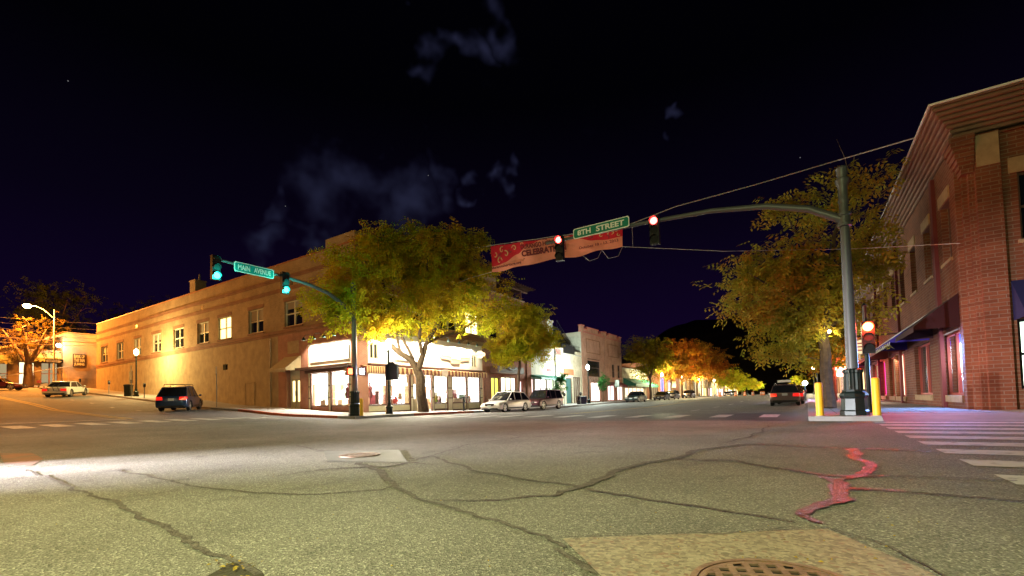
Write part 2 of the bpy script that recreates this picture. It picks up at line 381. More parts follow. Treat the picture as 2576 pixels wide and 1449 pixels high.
sheet('southeast_pavement', frange(0, 40, 4), frange(-30, -6, 3), .14, SIDEW, .3)
# pavement joints
jb = MB()
for x in frange(0.8, 4.4, 1.2):
    jb.box(x-.012, 18.3, .138, x+.012, 60, .1445)
for y in frange(18.4, 48, 1.3): 
    if y < 38: jb.box(.03, y-.012, .138, 4.55, y+.012, .1447)
o = jb.build('pavement_joints', mat('joint_dirt', (.09, .085, .08), .95)); o['kind'] = 'structure'
# red painted kerbs
kb = MB()
def kerb(x0, x1, y0, y1, n=8):
    for i in range(n):
        a = i/n; b = (i+1)/n; xa, xb = x0+(x1-x0)*a, x0+(x1-x0)*b; ya, yb = y0+(y1-y0)*a, y0+(y1-y0)*b
        dx, dy = (0, .16) if y0 == y1 else (-.16, 0); e = .004
        za, zb = gz(xa, ya)+.144, gz(xb, yb)+.144; ox, oy = (0, -e) if y0 == y1 else (e, 0)
        kb.quad((xa+ox, ya+oy, za), (xb+ox, yb+oy, zb), (xb+dx, yb+dy, zb), (xa+dx, ya+dy, za))
        kb.quad((xa+ox, ya+oy, za), (xb+ox, yb+oy, zb), (xb+ox, yb+oy, zb-.14), (xa+ox, ya+oy, za-.14))
kerb(-33.5, -22.5, 16.5, 16.5); kerb(-21, -21, 21, 27.2)
o = kb.build('red_kerb_paint', mat('red_kerb', (.33, .07, .035), .7, noise_=.25, nscale=3)); o['kind'] = 'structure'
def strip_rect(mb, x0, x1, y0, y1, h=.006, st=1.2):
    for xa, xb in zip(frange(x0, x1, st)[:-1], frange(x0, x1, st)[1:]):
        for ya, yb in zip(frange(y0, y1, st)[:-1], frange(y0, y1, st)[1:]):
            mb.quad((xa, ya, gz(xa, ya)+h), (xb, ya, gz(xb, ya)+h), (xb, yb, gz(xb, yb)+h), (xa, yb, gz(xa, yb)+h))
mk = MB()
for i in range(9):                                  # east crosswalk ladder bars
    y = 5.75+i*1.22; strip_rect(mk, 1.5, 4.8, y, y+.58, .006, .6)
for i in range(10):                                 # west crosswalk
    y = 4.4+i*1.07-.3; strip_rect(mk, -26.3, -23.9, y, y+.6, .012, .4)
for i in range(12): strip_rect(mk, -1.55-i*1.72, -.95-i*1.72, 19.2, 21.7, .006, .4)
strip_rect(mk, -28.9, -28.45, 1.0, 8.8, .02, .4)
for x in (-33.7, -38, -42.9, -47.3, -52):
    strip_rect(mk, x, x+.12, 12.1, 13.1, .02, .4); strip_rect(mk, x+.12, x+.8, 12.1, 12.25, .02, .3)
for i in range(14): strip_rect(mk, -5.6, -5.48, 27+i*7.5, 29.6+i*7.5, .012, .6)
for i in range(6): strip_rect(mk, -2.3, -.2, 38+i*6.5, 38.12+i*6.5, .012, .6)
o = mk.build('white_road_markings', WPAINT); o['kind'] = 'structure'
mk = MB()
strip_rect(mk, -90, -28.9, 8.75, 8.87, .02, .9); strip_rect(mk, -90, -28.9, 9.05, 9.17, .02, .9)
strip_rect(mk, -11.6, -11.48, 24, 140, .012, 1.5); strip_rect(mk, -11.25, -11.13, 24, 140, .012, 1.5)
strip_rect(mk, -24.6, -24.5, 7.5, 10.2, .02, .5)
o = mk.build('yellow_road_markings', YPAINT); o['kind'] = 'structure'
# tar sealed cracks, traced on the road surface
ck = MB()
def crack(pts, wd, seed=1, h=.005):
    rr = random.Random(seed); P3 = [at(a, b, z=0) for a, b in pts]; W = wd if hasattr(wd, '__len__') else [wd]*len(pts)
    q = []; W = [v*(.72 if h < .008 else 1) for v in W]
    for i in range(len(P3)-1):
        n = max(2, int((P3[i+1]-P3[i]).length/.05)); n = min(n, 90)
        for k in range(n):
            t = k/n; q.append((P3[i].lerp(P3[i+1], t), W[i]+(W[i+1]-W[i])*t))
    q.append((P3[-1], W[-1])); L_ = []; R_ = []
    for i, (p, w_) in enumerate(q):
        t = (q[min(i+1, len(q)-1)][0]-q[max(i-1, 0)][0]); t.z = 0; t.normalize(); nn = Vector((-t.y, t.x, 0))
        c = p + nn*(noise.noise(p*1.7)*.10+noise.noise(p*7)*.035)
        jg = .25+.5*abs(noise.noise(p*5.3)); a = w_*(jg+.35*rr.random()); b = w_*(1.05-jg+.3*rr.random())*.6
        for S_, L2, k_ in ((L_, a, 1), (R_, b, -1)):
            g = c+nn*L2*k_; S_.append((g.x, g.y, gz(g.x, g.y)+h))
    for i in range(len(q)-1): ck.quad(L_[i], L_[i+1], R_[i+1], R_[i])
crack([(68, 1185), (210, 1235), (340, 1290), (480, 1360), (590, 1415), (640, 1449)], [.05, .06, .06, .07, .05, .05], 1)
crack([(300, 1182), (480, 1222), (640, 1240), (800, 1243), (960, 1232), (1010, 1215)], [.05, .06, .06, .04, .04, .03], 2)
crack([(900, 1165), (960, 1190), (1000, 1225), (1060, 1258), (1150, 1290), (1290, 1325), (1370, 1350), (1420, 1380)], [.16, .13, .08, .06, .06, .05, .05, .04], 3, .0062)
crack([(700, 1200), (830, 1180), (960, 1175), (1030, 1165), (1100, 1168)], [.03, .05, .12, .07, .03], 4, .0074)
crack([(1030, 1155), (1090, 1150), (1150, 1170), (1200, 1185), (1330, 1205), (1450, 1230)], [.05, .05, .06, .06, .04, .05], 5, .0086)
crack([(1090, 1260), (1250, 1258), (1400, 1250), (1470, 1225), (1540, 1190), (1620, 1165), (1720, 1152), (1770, 1130), (1880, 1118), (2030, 1124), (2140, 1130), (2320, 1136)], [.03, .03, .05, .10, .10, .08, .08, .09, .07, .06, .09, .03], 6, .0098)
crack([(1470, 1232), (1600, 1255), (1720, 1275), (1880, 1297), (2000, 1315)], [.06, .04, .04, .03, .02], 7, .011)
crack([(1700, 1157), (1850, 1160), (1970, 1182)], [.07, .06, .06], 28, .0115)
crack([(2230, 1200), (2330, 1200), (2560, 1212)], [.03, .03, .03], 29, .0118)
crack([(2270, 1238), (2400, 1250), (2600, 1268)], [.04, .045, .04], 30, .0118)
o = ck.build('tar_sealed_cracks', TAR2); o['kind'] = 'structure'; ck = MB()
crack([(1900, 1119), (2030, 1124), (2140, 1130), (2240, 1134), (2360, 1138)], [.03, .08, .10, .06, .02], 26, .0112)
crack([(1960, 1180), (2080, 1198), (2160, 1200), (2240, 1200)], [.05, .10, .07, .02], 8, .0122)
crack([(2150, 1130), (2140, 1150), (2190, 1172), (2180, 1192), (2140, 1205), (2100, 1215)], [.13, .14, .10, .10, .07, .05], 9, .0134)
crack([(2060, 1200), (2130, 1222), (2110, 1255), (2060, 1275), (2040, 1300), (2070, 1320)], [.06, .13, .13, .10, .08, .05], 10, .0146)
crack([(2110, 1228), (2200, 1233), (2280, 1239)], [.12, .06, .03], 11, .0158)
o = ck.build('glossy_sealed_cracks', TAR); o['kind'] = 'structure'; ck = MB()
crack([(1030, 1165), (1090, 1148), (1180, 1120), (1320, 1100), (1420, 1095)], [.02, .03, .03, .04, .02], 12, .0170)
crack([(760, 1093), (820, 1083), (890, 1078), (940, 1070)], [.04, .06, .05, .02], 13)
crack([(750, 1122), (830, 1138), (860, 1150)], [.04, .04, .05], 14)
crack([(1820, 1115), (1880, 1100), (1920, 1085), (1932, 1070)], [.03, .07, .05, .05], 15)
crack([(0, 1085), (200, 1080), (420, 1072), (600, 1066)], [.03, .03, .03, .02], 16)
crack([(1240, 1088), (1330, 1100), (1400, 1097)], [.02, .05, .02], 17)
crack([(1400, 1380), (1440, 1405), (1500, 1449), (1540, 1490)], [.05, .06, .08, .08], 18)
crack([(1430, 1357), (1750, 1346), (2085, 1334), (2200, 1372), (2330, 1440), (2420, 1500)], .013, 19, .013)
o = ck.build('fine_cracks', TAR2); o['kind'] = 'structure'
def flat(name, pts, m, h, z=0, nsub=0):
    mb = MB(); mb.poly([(p.x, p.y, gz(p.x, p.y)+h) for p in (at(a, b, z=z) for a, b in pts)]); o = mb.build(name, m, fix=False); o['kind'] = 'structure'; return o
flat('concrete_road_patch', [(1415, 1358), (1750, 1346), (2080, 1334), (2330, 1440), (2620, 1590), (2300, 1750), (1750, 1700), (1560, 1500)], PATCHM, .0095)
flat('concrete_manhole_patch', [(815, 1136), (1003, 1133), (1024, 1163), (824, 1162)], mat('pale_patch', (.14, .135, .125), .6, noise_=.12, nscale=3), .0095)
flat('asphalt_repair', [(1850, 1040), (2040, 1038), (2035, 1060), (1560, 1052), (1620, 1040)], mat('dark_repair', (.055, .055, .062), .6, noise_=.3, nscale=2, bump=.4), .004)
flat('red_road_stain', [(0, 1148), (80, 1146), (110, 1160), (80, 1175), (10, 1172)], mat('rusty_stain', (.30, .13, .08), .8, alt=(.16, .13, .11), nscale=2.5), .004)
flat('dark_road_stain', [(520, 1452), (575, 1420), (612, 1412), (660, 1440), (680, 1480), (500, 1480)], mat('dirt_hole', (.05, .045, .03), .95, bump=1, bscale=30), .0045)
# manhole cover with a raised grid
def manhole(label, c, r, z, cell):
    t = thing('manhole_cover', label, 'manhole cover', (c.x, c.y, z))
    rim = MB(); rim.lathe([(r*1.10, 0), (r*1.10, .012), (r*1.01, .012), (r*1.01, .004), (r*1.0, .004), (r*1.0, 0)], (c.x, c.y, z), 48, cap=False)
    rim.build('frame_ring', IRON, t)
    g = MB(); g.mi = 1; g.lathe([(r*.995, 0), (r*.995, .010), (r*.93, .010), (r*.93, .003), (0.001, .003)], (c.x, c.y, z), 48, cap=False)
    g.mi = 0; g.lathe([(r*.995, .0102), (r*.93, .0118), (r*.90, .0102)], (c.x, c.y, z), 48, cap=False)
    n = int(r/cell)+1; a = .35; ca, sa = math.cos(a), math.sin(a)
    for i in range(-n, n+1):
        hx = math.sqrt(max(0, (r*.93)**2-(i*cell)**2))
        if hx > .02:
            for (dx, dy) in ((1, 0), (0, 1)):
                wv = cell*.2
                pts = [(-hx, -wv), (hx, -wv), (hx, wv), (-hx, wv)]
                q = []
                for (px, py) in pts:
                    X, Y = (px, py+i*cell) if dx else (py+i*cell, px)
                    q.append((c.x+X*ca-Y*sa, c.y+X*sa+Y*ca))
                g.prism(q, z+.0032, z+(.0125 if dx else .0135))
    g.build('cover_plate', [IRON, mat('black_slots', (.012, .008, .006), .8)], t)
IRON = mat('rusty_iron', (.22, .14, .10), .55, .3, noise_=.3, nscale=20, bump=.3, bscale=60)
manhole('round gridded iron manhole cover in the concrete patch nearest the camera', at(1968, 1482, z=.02), .335, .012, .075)
manhole('small dark manhole cover in the pale patch in the middle of the junction', at(905, 1147, z=0), .30, gz(*at(905, 1147, z=0).xy)+.012, .075)
# fallen leaves
rr = random.Random(5); lf = MB()
def leaf_at(p, s):
    a = rr.random()*6.28; u = Vector((math.cos(a), math.sin(a), 0)); v = Vector((-u.y, u.x, 0)); z = gz(p.x, p.y)+.012
    c = Vector((p.x, p.y, z+.006))
    lf.quad(c-u*s, c-v*s*.35+Vector((0, 0, .006)), c+u*s, c+v*s*.35)
for i in range(22):
    p = at(rr.gauss(585, 35), rr.gauss(1432, 12), z=0); leaf_at(p, rr.uniform(.012, .028))
for i in range(14):
    p = at(rr.uniform(1350, 2400), rr.gauss(1350, 30), z=0); leaf_at(p, rr.uniform(.006, .011))
for i in range(14):
    p = at(rr.gauss(1980, 90), rr.gauss(1416, 4), z=0); leaf_at(p, rr.uniform(.007, .014))
for i in range(60): leaf_at(Vector((rr.uniform(-20.8, -16), rr.uniform(17, 34), 0)), rr.uniform(.03, .05))
for i in range(40):
    p = at(rr.uniform(100, 2500), rr.uniform(1180, 1449), z=0); leaf_at(p, rr.uniform(.005, .010))
o = lf.build('fallen_leaves', mat('yellow_leaf_litter', (.40, .27, .03), .8, noise_=.3, nscale=30), fix=False); tag(o, 'yellow autumn leaves scattered on the asphalt', 'leaves', kind='stuff')
# ---------------------------------------------------------------- street furniture
def acorn_proto(label, loc, col, power, h=4.3, es=14, dark=DARKG, group='acorn street lamps along the pavements', r=.16):
    t = thing('street_lamp', label, 'street lamp', loc, group)
    x, y, z = loc
    b = MB(); b.lathe([(.24, 0), (.24, .10), (.21, .14), (.20, .34), (.23, .38), (.23, .44), (.14, .52), (.10, .62), (.13, .68), (.085, .76), (.075, .95)], loc, 16); b.build('base', dark, t, True)
    p = MB(); p.lathe([(.072, .9), (.058, h-.45), (.085, h-.42), (.085, h-.36), (.055, h-.33), (.055, h-.25)], loc, 12); p.build('pole', dark, t, True)
    g = MB(); g.lathe([(.06, h-.26), (.13, h-.22), (.19, h-.05), (.20, h+.06), (.17, h+.2), (.09, h+.3), (.03, h+.36), (.001, h+.42)], loc, 16); g.build('globe', emis('lamp_glow_%d' % (int(col[2]*100)+int(es)*1000), col, es), t, True)
    lamp('POINT', (x, y, z+h+.06), power, col, .22, t)
    for o in t.children:
        if o.name.startswith('globe'): o.visible_shadow = True
    return t
def lampfix(t):
    # the bulb light sits just under the frosted globe so that its skin does not trap the light
    for o in t.children:
        if o.type == 'LIGHT': o.location.z -= .42
def mastpole(t, x, y, z, h=7.7):
    b = MB(); b.lathe([(.37, 0), (.37, .12), (.34, .16), (.325, .50), (.35, .54), (.37, .60), (.35, .66), (.28, .72), (.29, .78)], (x, y, z), 8); b.build('base', DARKG, t)
    f = MB(); f.lathe([(.25, .74), (.24, 1.28), (.27, 1.30), (.27, 1.38), (.20, 1.42)], (x, y, z), 32, flute=.10); f.build('fluted_collar', DARKG, t, False)
    p = MB(); p.lathe([(.155, 1.38), (.12, h-1.15)], (x, y, z), 20); p.build('pole', PGREEN, t, True)
    c = MB(); c.lathe([(.125, h-1.17), (.145, h-1.1), (.125, h-1.0), (.13, h-.62), (.19, h-.5), (.19, h-.4), (.13, h-.36), (.15, h-.1), (.17, h-.06), (.12, h), (.03, h+.04)], (x, y, z), 16); c.build('finial', PGREEN, t, True)
def sig_head(t, c, face, lit, col, lens_e=25, name='signal_head'):
    """three lens head centred at c, facing the horizontal unit vector face; lit = 0 top .. 2 bottom"""
    f = Vector(face); s = Vector((-f.y, f.x, 0)); c = Vector(c); hb = MB()
    def bx(mb, a0, a1, b0, b1, z0, z1):
        pts = [c+s*a+f*b for a, b in ((a0, b0), (a1, b0), (a1, b1), (a0, b1))]
        mb.rings([[(p.x, p.y, c.z+z0) for p in pts], [(p.x, p.y, c.z+z1) for p in pts]])
    bx(hb, -.17, .17, -.14, .06, -.53, .53)
    h = hb.build(name, DARK, t)
    for i in range(3):
        zc = .35-.35*i; on = (i == lit)
        dl = MB(); pts = []
        for k in range(16):
            a = 2*math.pi*k/16; pts.append(c+s*math.cos(a)*.135+f*.065+Vector((0, 0, zc+.135*math.sin(a))))
        q = [p+f*.02 for p in pts]; dl.rings([pts, q])
        m = emis('lens_lit_%d' % int(col[0]*10+col[1]*100+lens_e*1000), col, lens_e) if on else mat('unlit_lens', (.02, .02, .02), .2)
        dl.build('lens', m, h)
        vb = MB(); a0 = [c+s*math.cos(a)*.15+f*.06+Vector((0, 0, zc+.15*math.sin(a))) for a in [math.pi*k/10-.15 for k in range(11+1)]]
        for k in range(11):
            p, q_ = a0[k], a0[k+1]; vb.quad(p, q_, q_+f*.12, p+f*.12)
        vb.build('visor', DARK, h, fix=False)
    return h
def led(x, y, z, col, power, parent, r=.09): return lamp('POINT', (x, y, z), power, col, r, parent)
# north-east mast
t = thing('traffic_signal', 'green grey traffic signal mast on the right corner, its long arm with two red lights', 'traffic signal', (1.2, 17.5, .14), 'mast arm traffic signals')
mastpole(t, 1.2, 17.5, .14, 7.75)
a = MB(); a.path([(1.2, 17.5, 6.2), (.3, 17.5, 6.78), (-.9, 17.5, 7.18), (-2.6, 17.5, 7.45), (-4.9, 17.5, 7.58), (-9.3, 17.5, 7.70)], [.13, .115, .10, .085, .075, .06], 12); a.build('mast_arm', PGREEN, t, True)
a = MB(); a.lathe([(.14, 0), (.19, .02), (.19, .10), (.16, .12), (.16, .34), (.19, .36), (.19, .44), (.14, .46)], (1.2, 17.5, 5.98), 16); a.build('arm_bracket', PGREEN, t, True)
REDL = (1, .035, .03)
P1 = at(1406, 604, y=17.3); P2 = at(1645, 556, y=17.3)
sig_head(t, (P1.x, 17.33, P1.z-.35), (0, -1, 0), 0, REDL, 14); sig_head(t, (P2.x, 17.33, P2.z-.35), (0, -1, 0), 0, REDL, 14)
[lamp('SPOT', (q.x, 17.1, q.z), 230, REDL, .1, t, (q.x+.5, 10, q.z-4), 140, .6) for q in (P1, P2)]
def street_sign(t, o, ux, w, h, face, s, nf):
    """o lower left corner"""
    ux = Vector(ux); n = ux.cross(Vector((0, 0, 1))); o = Vector(o)
    def slab(mb, e, d0, d1):
        a = o+ux*(-e)+n*d0+Vector((0, 0, -e)); W = w+2*e; H = h+2*e; c = .05
        pts = [(c, 0), (W-c, 0), (W, c), (W, H-c), (W-c, H), (c, H), (0, H-c), (0, c)]
        r = [a+ux*p+Vector((0, 0, q)) for p, q in pts]; mb.rings([r, [p+n*(d1-d0) for p in r]])
    b = MB(); slab(b, .035, -.02, 0.0); sgn = b.build('street_sign', WHITEP, t)
    b = MB(); slab(b, 0, .0, .006); b.build('sign_face', face, sgn)
    ws = s.split(); tot = sum(len(q) for q in ws); un = w*.76/tot; x_ = w*.07
    for q in ws:
        text('lettering', q, un*len(q), h*.62, WHITEP, sgn, o-origin_of(t)+ux*x_+Vector((0, 0, h*.19))+n*.012, ux, (0, 0, 1), .002, nf); x_ += un*len(q)+w*.10
street_sign(t, (-7.83, 17.2, 7.50), (1, 0, 0), 2.3, .36, GREENSIGN, '8TH  STREET', .03)
w_ = MB(); w_.box(1.0, 17.2, 2.0, 1.4, 17.25, 2.02)
# north-west mast
z0 = gz(-21.6, 17)+.14
t = thing('traffic_signal', 'dark green traffic signal mast on the left corner, its arm with two green lights', 'traffic signal', (-21.6, 17.0, z0), 'mast arm traffic signals')
mastpole(t, -21.6, 17.0, z0, 7.6)
a = MB(); a.path([(-21.6, 17, 5.9), (-21.6, 16.3, 6.5), (-21.6, 15.4, 6.95), (-21.6, 14.3, 7.2), (-21.6, 12.9, 7.33), (-21.6, 9.7, 7.45)], [.12, .11, .10, .09, .08, .06], 12); a.build('mast_arm', PGREEN, t, True)
GRNL = (.02, 1, .72)
P1 = at(545, 693, x=-21.3); P2 = at(719, 729, x=-21.3)
for P_ in (P1, P2):
    sig_head(t, (-21.35, P_.y, P_.z+.35), (1, 0, 0), 2, GRNL, 10); led(-21.05, P_.y, P_.z, GRNL, 60, t)
street_sign(t, (-21.4, 10.45, 7.07), (0, 1, 0), 1.75, .38, TEALSIGN, 'MAIN  AVENUE', .03)
for (dy, dz, rot, col, e, nm) in ((-.42, 2.75, (1, -.2), (1, .06, .02), 10, 'red'), (.40, 2.78, (1, -.3), (.75, .8, 1), 25, 'white')):
    f = Vector((rot[0], rot[1], 0)).normalized(); s_ = Vector((-f.y, f.x, 0)); c = Vector((-21.5, 17+dy, dz))
    m_ = MB(); pts = [c+s_*a+f*b for a, b in ((-.2, -.15), (.2, -.15), (.2, .1), (-.2, .1))]; m_.rings([[(p.x, p.y, c.z-.22) for p in pts], [(p.x, p.y, c.z+.22) for p in pts]])
    h = m_.build('pedestrian_signal', DARK, t); m_ = MB()
    pts = [c+s_*a+f*.105 for a in (-.12, .12)]
    m_.rings([[(p.x+f.x*q, p.y+f.y*q, c.z-.16) for p, q in ((pts[0], 0), (pts[1], 0), (pts[1], .01), (pts[0], .01))], [(p.x+f.x*q, p.y+f.y*q, c.z+.16) for p, q in ((pts[0], 0), (pts[1], 0), (pts[1], .01), (pts[0], .01))]])
    m_.build('lens', emis('ped_'+nm, col, e), h); led(c.x+.25, c.y-.1, dz, col, 12, t, .06)
# red signal on its own post behind the right mast
t = thing('traffic_signal', 'short post with a glowing red signal behind the right corner mast', 'traffic signal', (1.75, 19.5, .14))
p = MB(); p.lathe([(.13, 0), (.13, .2), (.07, .3), (.06, 3.6), (.09, 3.62), (.001, 3.72)], (1.75, 19.5, .14), 12); p.build('pole', DARKG, t, True)
Pr = at(2183, 822, y=19.2); sig_head(t, (Pr.x, 19.25, Pr.z-.35), (0, -1, 0), 0, (1, .05, .010), 85)
led(Pr.x, 18.95, Pr.z, (1, .04, .012), 220, t, .12)
# bollards
def bollard(label, x, y, z, h=1.02, r=.10):
    t = thing('bollard', label, 'bollard', (x, y, z), 'yellow bollards guarding the signal masts')
    b = MB(); b.lathe([(r, 0), (r, h-.05), (r*.9, h-.015), (r*.55, h), (.001, h)], (x, y, z), 18); b.build('post', YEL, t, True)
    c = MB(); c.lathe([(r+.03, 0), (r+.03, .015), (r+.002, .02)], (x, y, z), 18); c.build('collar', CONC, t, True)
bollard('yellow bollard on the left edge of the right corner kerb', .30, 16.72, .14)
bollard('yellow bollard on the right of the signal mast on the right corner', 1.66, 16.72, .14, 1.1)
bollard('yellow bollard beside the signal mast on the far left corner', -21.05, 17.0, gz(-21, 17)+.14, 1.0)
# acorn lamps
SCR = (1, .62, .25)
z = lambda x, y: gz(x, y)+.14
acorn_proto('acorn lamp glowing pale yellow in front of the blank plaster wall', (-55, 17.6, z(-55, 17.6)), (1, .72, .28), 1500)
acorn_proto('acorn lamp glowing white in front of the stepped brick building', (-21.9, 50.8, z(-21.9, 50.8)), (.86, 1, .88), 2000)
t = acorn_proto('acorn lamp half hidden in leaves beside the corner shop tree', (-21.9, 19.8, z(-21.9, 19.8)), (1, .93, .60), 620)
sg = MB(); sg.box(-22.1, 19.6, 2.05, -21.95, 19.64, 3.45)
c = Vector((-21.62, 19.9, 2.9)); f = Vector((.3, -.95, 0)).normalized(); s_ = Vector((-f.y, f.x, 0)); m_ = MB()
prof_ = [(-.40, -.55), (.40, -.55), (.40, .42), (.22, .46), (.12, .56), (-.12, .56), (-.22, .46), (-.40, .42)]
r1 = [(c+s_*a_+f*.0+Vector((0, 0, b_))) for a_, b_ in prof_]; m_.rings([r1, [p+f*.22 for p in r1]]); m_.build('signal_back', DARK, t)
for lx, ly, lab, cc_, pw in ((-21.9, 84, 'acorn lamp under the first of the far left trees', (1, .95, .55), 3400), (-21.9, 100, 'acorn lamp with round globe between the second and third far trees', (1, .62, .2), 2600), (-22, 118, 'acorn lamp beyond the reddish far tree', (1, .85, .5), 2200), (-22, 140, 'acorn lamp near the far end of the row', (1, .95, .7), 3500), (-22, 165, 'acorn lamp among the small trees past the orange row', (1, .95, .6), 4500), (-22, 192, 'acorn lamp low among the lights at the end of the avenue', (1, .9, .5), 6000), (-22, 225, 'farthest acorn lamp at the end of the avenue', (1, .9, .6), 9000), (-12, 245, 'bright lamp in the middle of the far lights', (1, .95, .75), 12000), (1, 62, 'acorn lamp behind the right hand tree trunk', (1, .8, .4), 1500), (1, 90, 'acorn lamp far up the right pavement', (1, .9, .6), 2500)):
    acorn_proto(lab, (lx, ly, z(lx, ly)), cc_, pw, es=16)
# lamp on the pavement behind the camera, outside the frame
# sodium cobra lamps
def cobra(label, base, head, power, col=(1, .33, .045), glow='sodium_glow', gc=(1, .48, .16), cut=0):
    t = thing('street_lamp', label, 'street lamp', base, 'tall sodium lamps over the west street'); x, y, z0 = base; hx, hy, hz = head
    p = MB(); p.path([(x, y, z0), (x, y, hz-.2)], [.13, .08], 12); p.build('pole', mat('weathered_steel', (.42, .38, .32), .6, .3), t, True)
    a = MB(); q = Vector(head)-Vector((x, y, hz)); pts = [Vector((x, y, hz-1.4)), Vector((x, y, hz-1.1))+q*.12, Vector((x, y, hz-.45))+q*.35, Vector((x, y, hz))+q*.65, Vector(head)]
    a.path(pts, [.06, .055, .05, .045, .04], 8); a.build('arm', MATS['weathered_steel'], t, True)
    h = MB(); h.sphere((hx, hy, hz), .30, 12, .45); h.build('lamp_head', MATS['weathered_steel'], t, True)
    e_ = MB(); e_.sphere((hx, hy, hz-.12), .42, 12, .7); e_.build('lens', emis(glow, gc, 26), t, True)
    if cut: lamp('SPOT', (hx, hy, hz-.35), power*.7, col, .2, t, (hx, hy, 0), cut, .75); lamp('POINT', (hx, hy, hz-.6), power*.28, col, .2, t)
    else: lamp('POINT', (hx, hy, hz-.55), power, col, .25, t)
    return t
cobra('tall sodium street lamp at the far left beyond the brick building', (-84, 18.0, 4.1), (-84, 15.45, 14.9), 21000)
cobra('added tall sodium street lamp on the south side, outside the frame', (-56, -7, gz(-56, -7)+.14), (-56, -3, 12.5), 4200)  # unseen lamp, added as fill light for the long wall
cobra('sodium street lamp on the near left corner', (-22.5, -7.5, .5), (-19.5, -4.5, 9.2), 950, (1, .55, .20), 'sodium_glow_warm', (1, .6, .3))  # added out of view to light the corner facade and the big tree
cobra('greenish white street lamp on the near right corner behind the camera', (1.6, -7.2, .14), (-2.6, -3.6, 8.2), 6000, (.90, 1, .44), 'mercury_glow', (.9, 1, .6), 132)
# meters, bin, posts on the north-west pavement
def meter(label, x, y):
    z0 = z(x, y); t = thing('parking_meter', label, 'parking meter', (x, y, z0), 'parking meters along the kerb')
    p = MB(); p.path([(x, y, z0), (x, y, z0+1.02)], .035, 8); p.build('post', GREY, t, True)
    h = MB(); h.prism([(x-.09, z0+1.02), (x+.09, z0+1.02), (x+.13, z0+1.2), (x+.11, z0+1.34), (x, z0+1.4), (x-.11, z0+1.34), (x-.13, z0+1.2)], y-.07, y+.07, 'y'); h.build('meter_head', DARK, t)
    g = MB(); g.box(x-.05, y-.076, z0+1.22, x+.05, y-.07, z0+1.3); g.build('window', GREY, t)
for lab, vx, vy in (('parking meter just right of the acorn lamp on the west pavement', 363, 1005), ('parking meter left of the litter bin on the west pavement', 274, 992), ('parking meter behind the bonnet of the white saloon', 201, 977)):
    p = at(vx, vy, y=16.95); meter(lab, p.x, 16.95)
p = at(323, 999, y=17.1); x, y = p.x, 17.1; z0 = z(x, y)
t = thing('litter_bin', 'dark square litter bin beside the acorn lamp', 'litter bin', (x, y, z0))
b = MB(); b.lathe([(.34, 0), (.36, .95), (.40, .97), (.40, 1.05)], (x, y, z0), 4); b.build('body', DARKG, t); b = MB(); b.lathe([(.41, 1.06), (.37, 1.13), (.2, 1.17)], (x, y, z0), 4); b.build('lid', DARK, t)
def signpost(label, x, y, h, w, hh, txt, col=WHITEP, lcol=None, nm='sign_post', face=(0, -1), z0=None, cat='sign post', pr=.03):
    z0 = z(x, y) if z0 is None else z0; t = thing(nm, label, cat, (x, y, z0))
    p = MB(); p.path([(x, y, z0), (x, y, z0+h)], pr, 8); p.build('post', GREY, t, True)
    f = Vector((face[0], face[1], 0)).normalized(); s_ = Vector((-f.y, f.x, 0)); c = Vector((x, y, z0+h-hh/2))+f*(pr+.01)
    m_ = MB(); r = [c+s_*a+Vector((0, 0, b)) for a, b in ((-w/2, -hh/2), (w/2, -hh/2), (w/2, hh/2), (-w/2, hh/2))]; m_.rings([r, [q+f*.012 for q in r]]); pl = m_.build('plate', col, t)
    if txt: text('lettering', txt, w*.8, hh*.75, lcol or DARK, pl, c-Vector((x, y, z0))-s_*w*.4+Vector((0, 0, -hh*.375))+f*.016, s_, (0, 0, 1), .002)
    return t
p = at(331, 1001, y=16.9); signpost('tall white regulation sign on a thin post beside the litter bin', p.x, 16.9, 3.0, .38, 1.35, '', mat('pale_sign', (.5, .55, .5), .5))
p = at(545, 1026, y=16.9); signpost('thin pale post with a small sign between the blue wagon and the plaster wall', p.x, 16.9, 3.05, .22, .5, '', mat('pale_sign', (.5, .55, .5), .5))
p = at(1122, 1037, x=-21.6); signpost('thin pole with a small square sign in front of the lit shop', -21.6, p.y, 3.0, .42, .5, '', mat('pink_back', (.55, .42, .38), .5), face=(.4, -.9), pr=.025)
x, y = -21.7, at(1167, 1037, x=-21.7).y; z0 = z(x, y)
t = thing('info_stand', 'low dark stand with a sloping plate beside the tree', 'plaque stand', (x, y, z0))
b = MB(); b.box(x-.05, y-.05, z0, x+.05, y+.05, z0+.95); b.build('post', DARK, t); b = MB(); b.rings([[(x-.12, y-.26, z0+.9), (x+.2, y-.26, z0+1.02), (x+.2, y+.26, z0+1.02), (x-.12, y+.26, z0+.9)], [(x-.12, y-.26, z0+.95), (x+.2, y-.26, z0+1.07), (x+.2, y+.26, z0+1.07), (x-.12, y+.26, z0+.95)]]); b.build('plate', DARK, t)
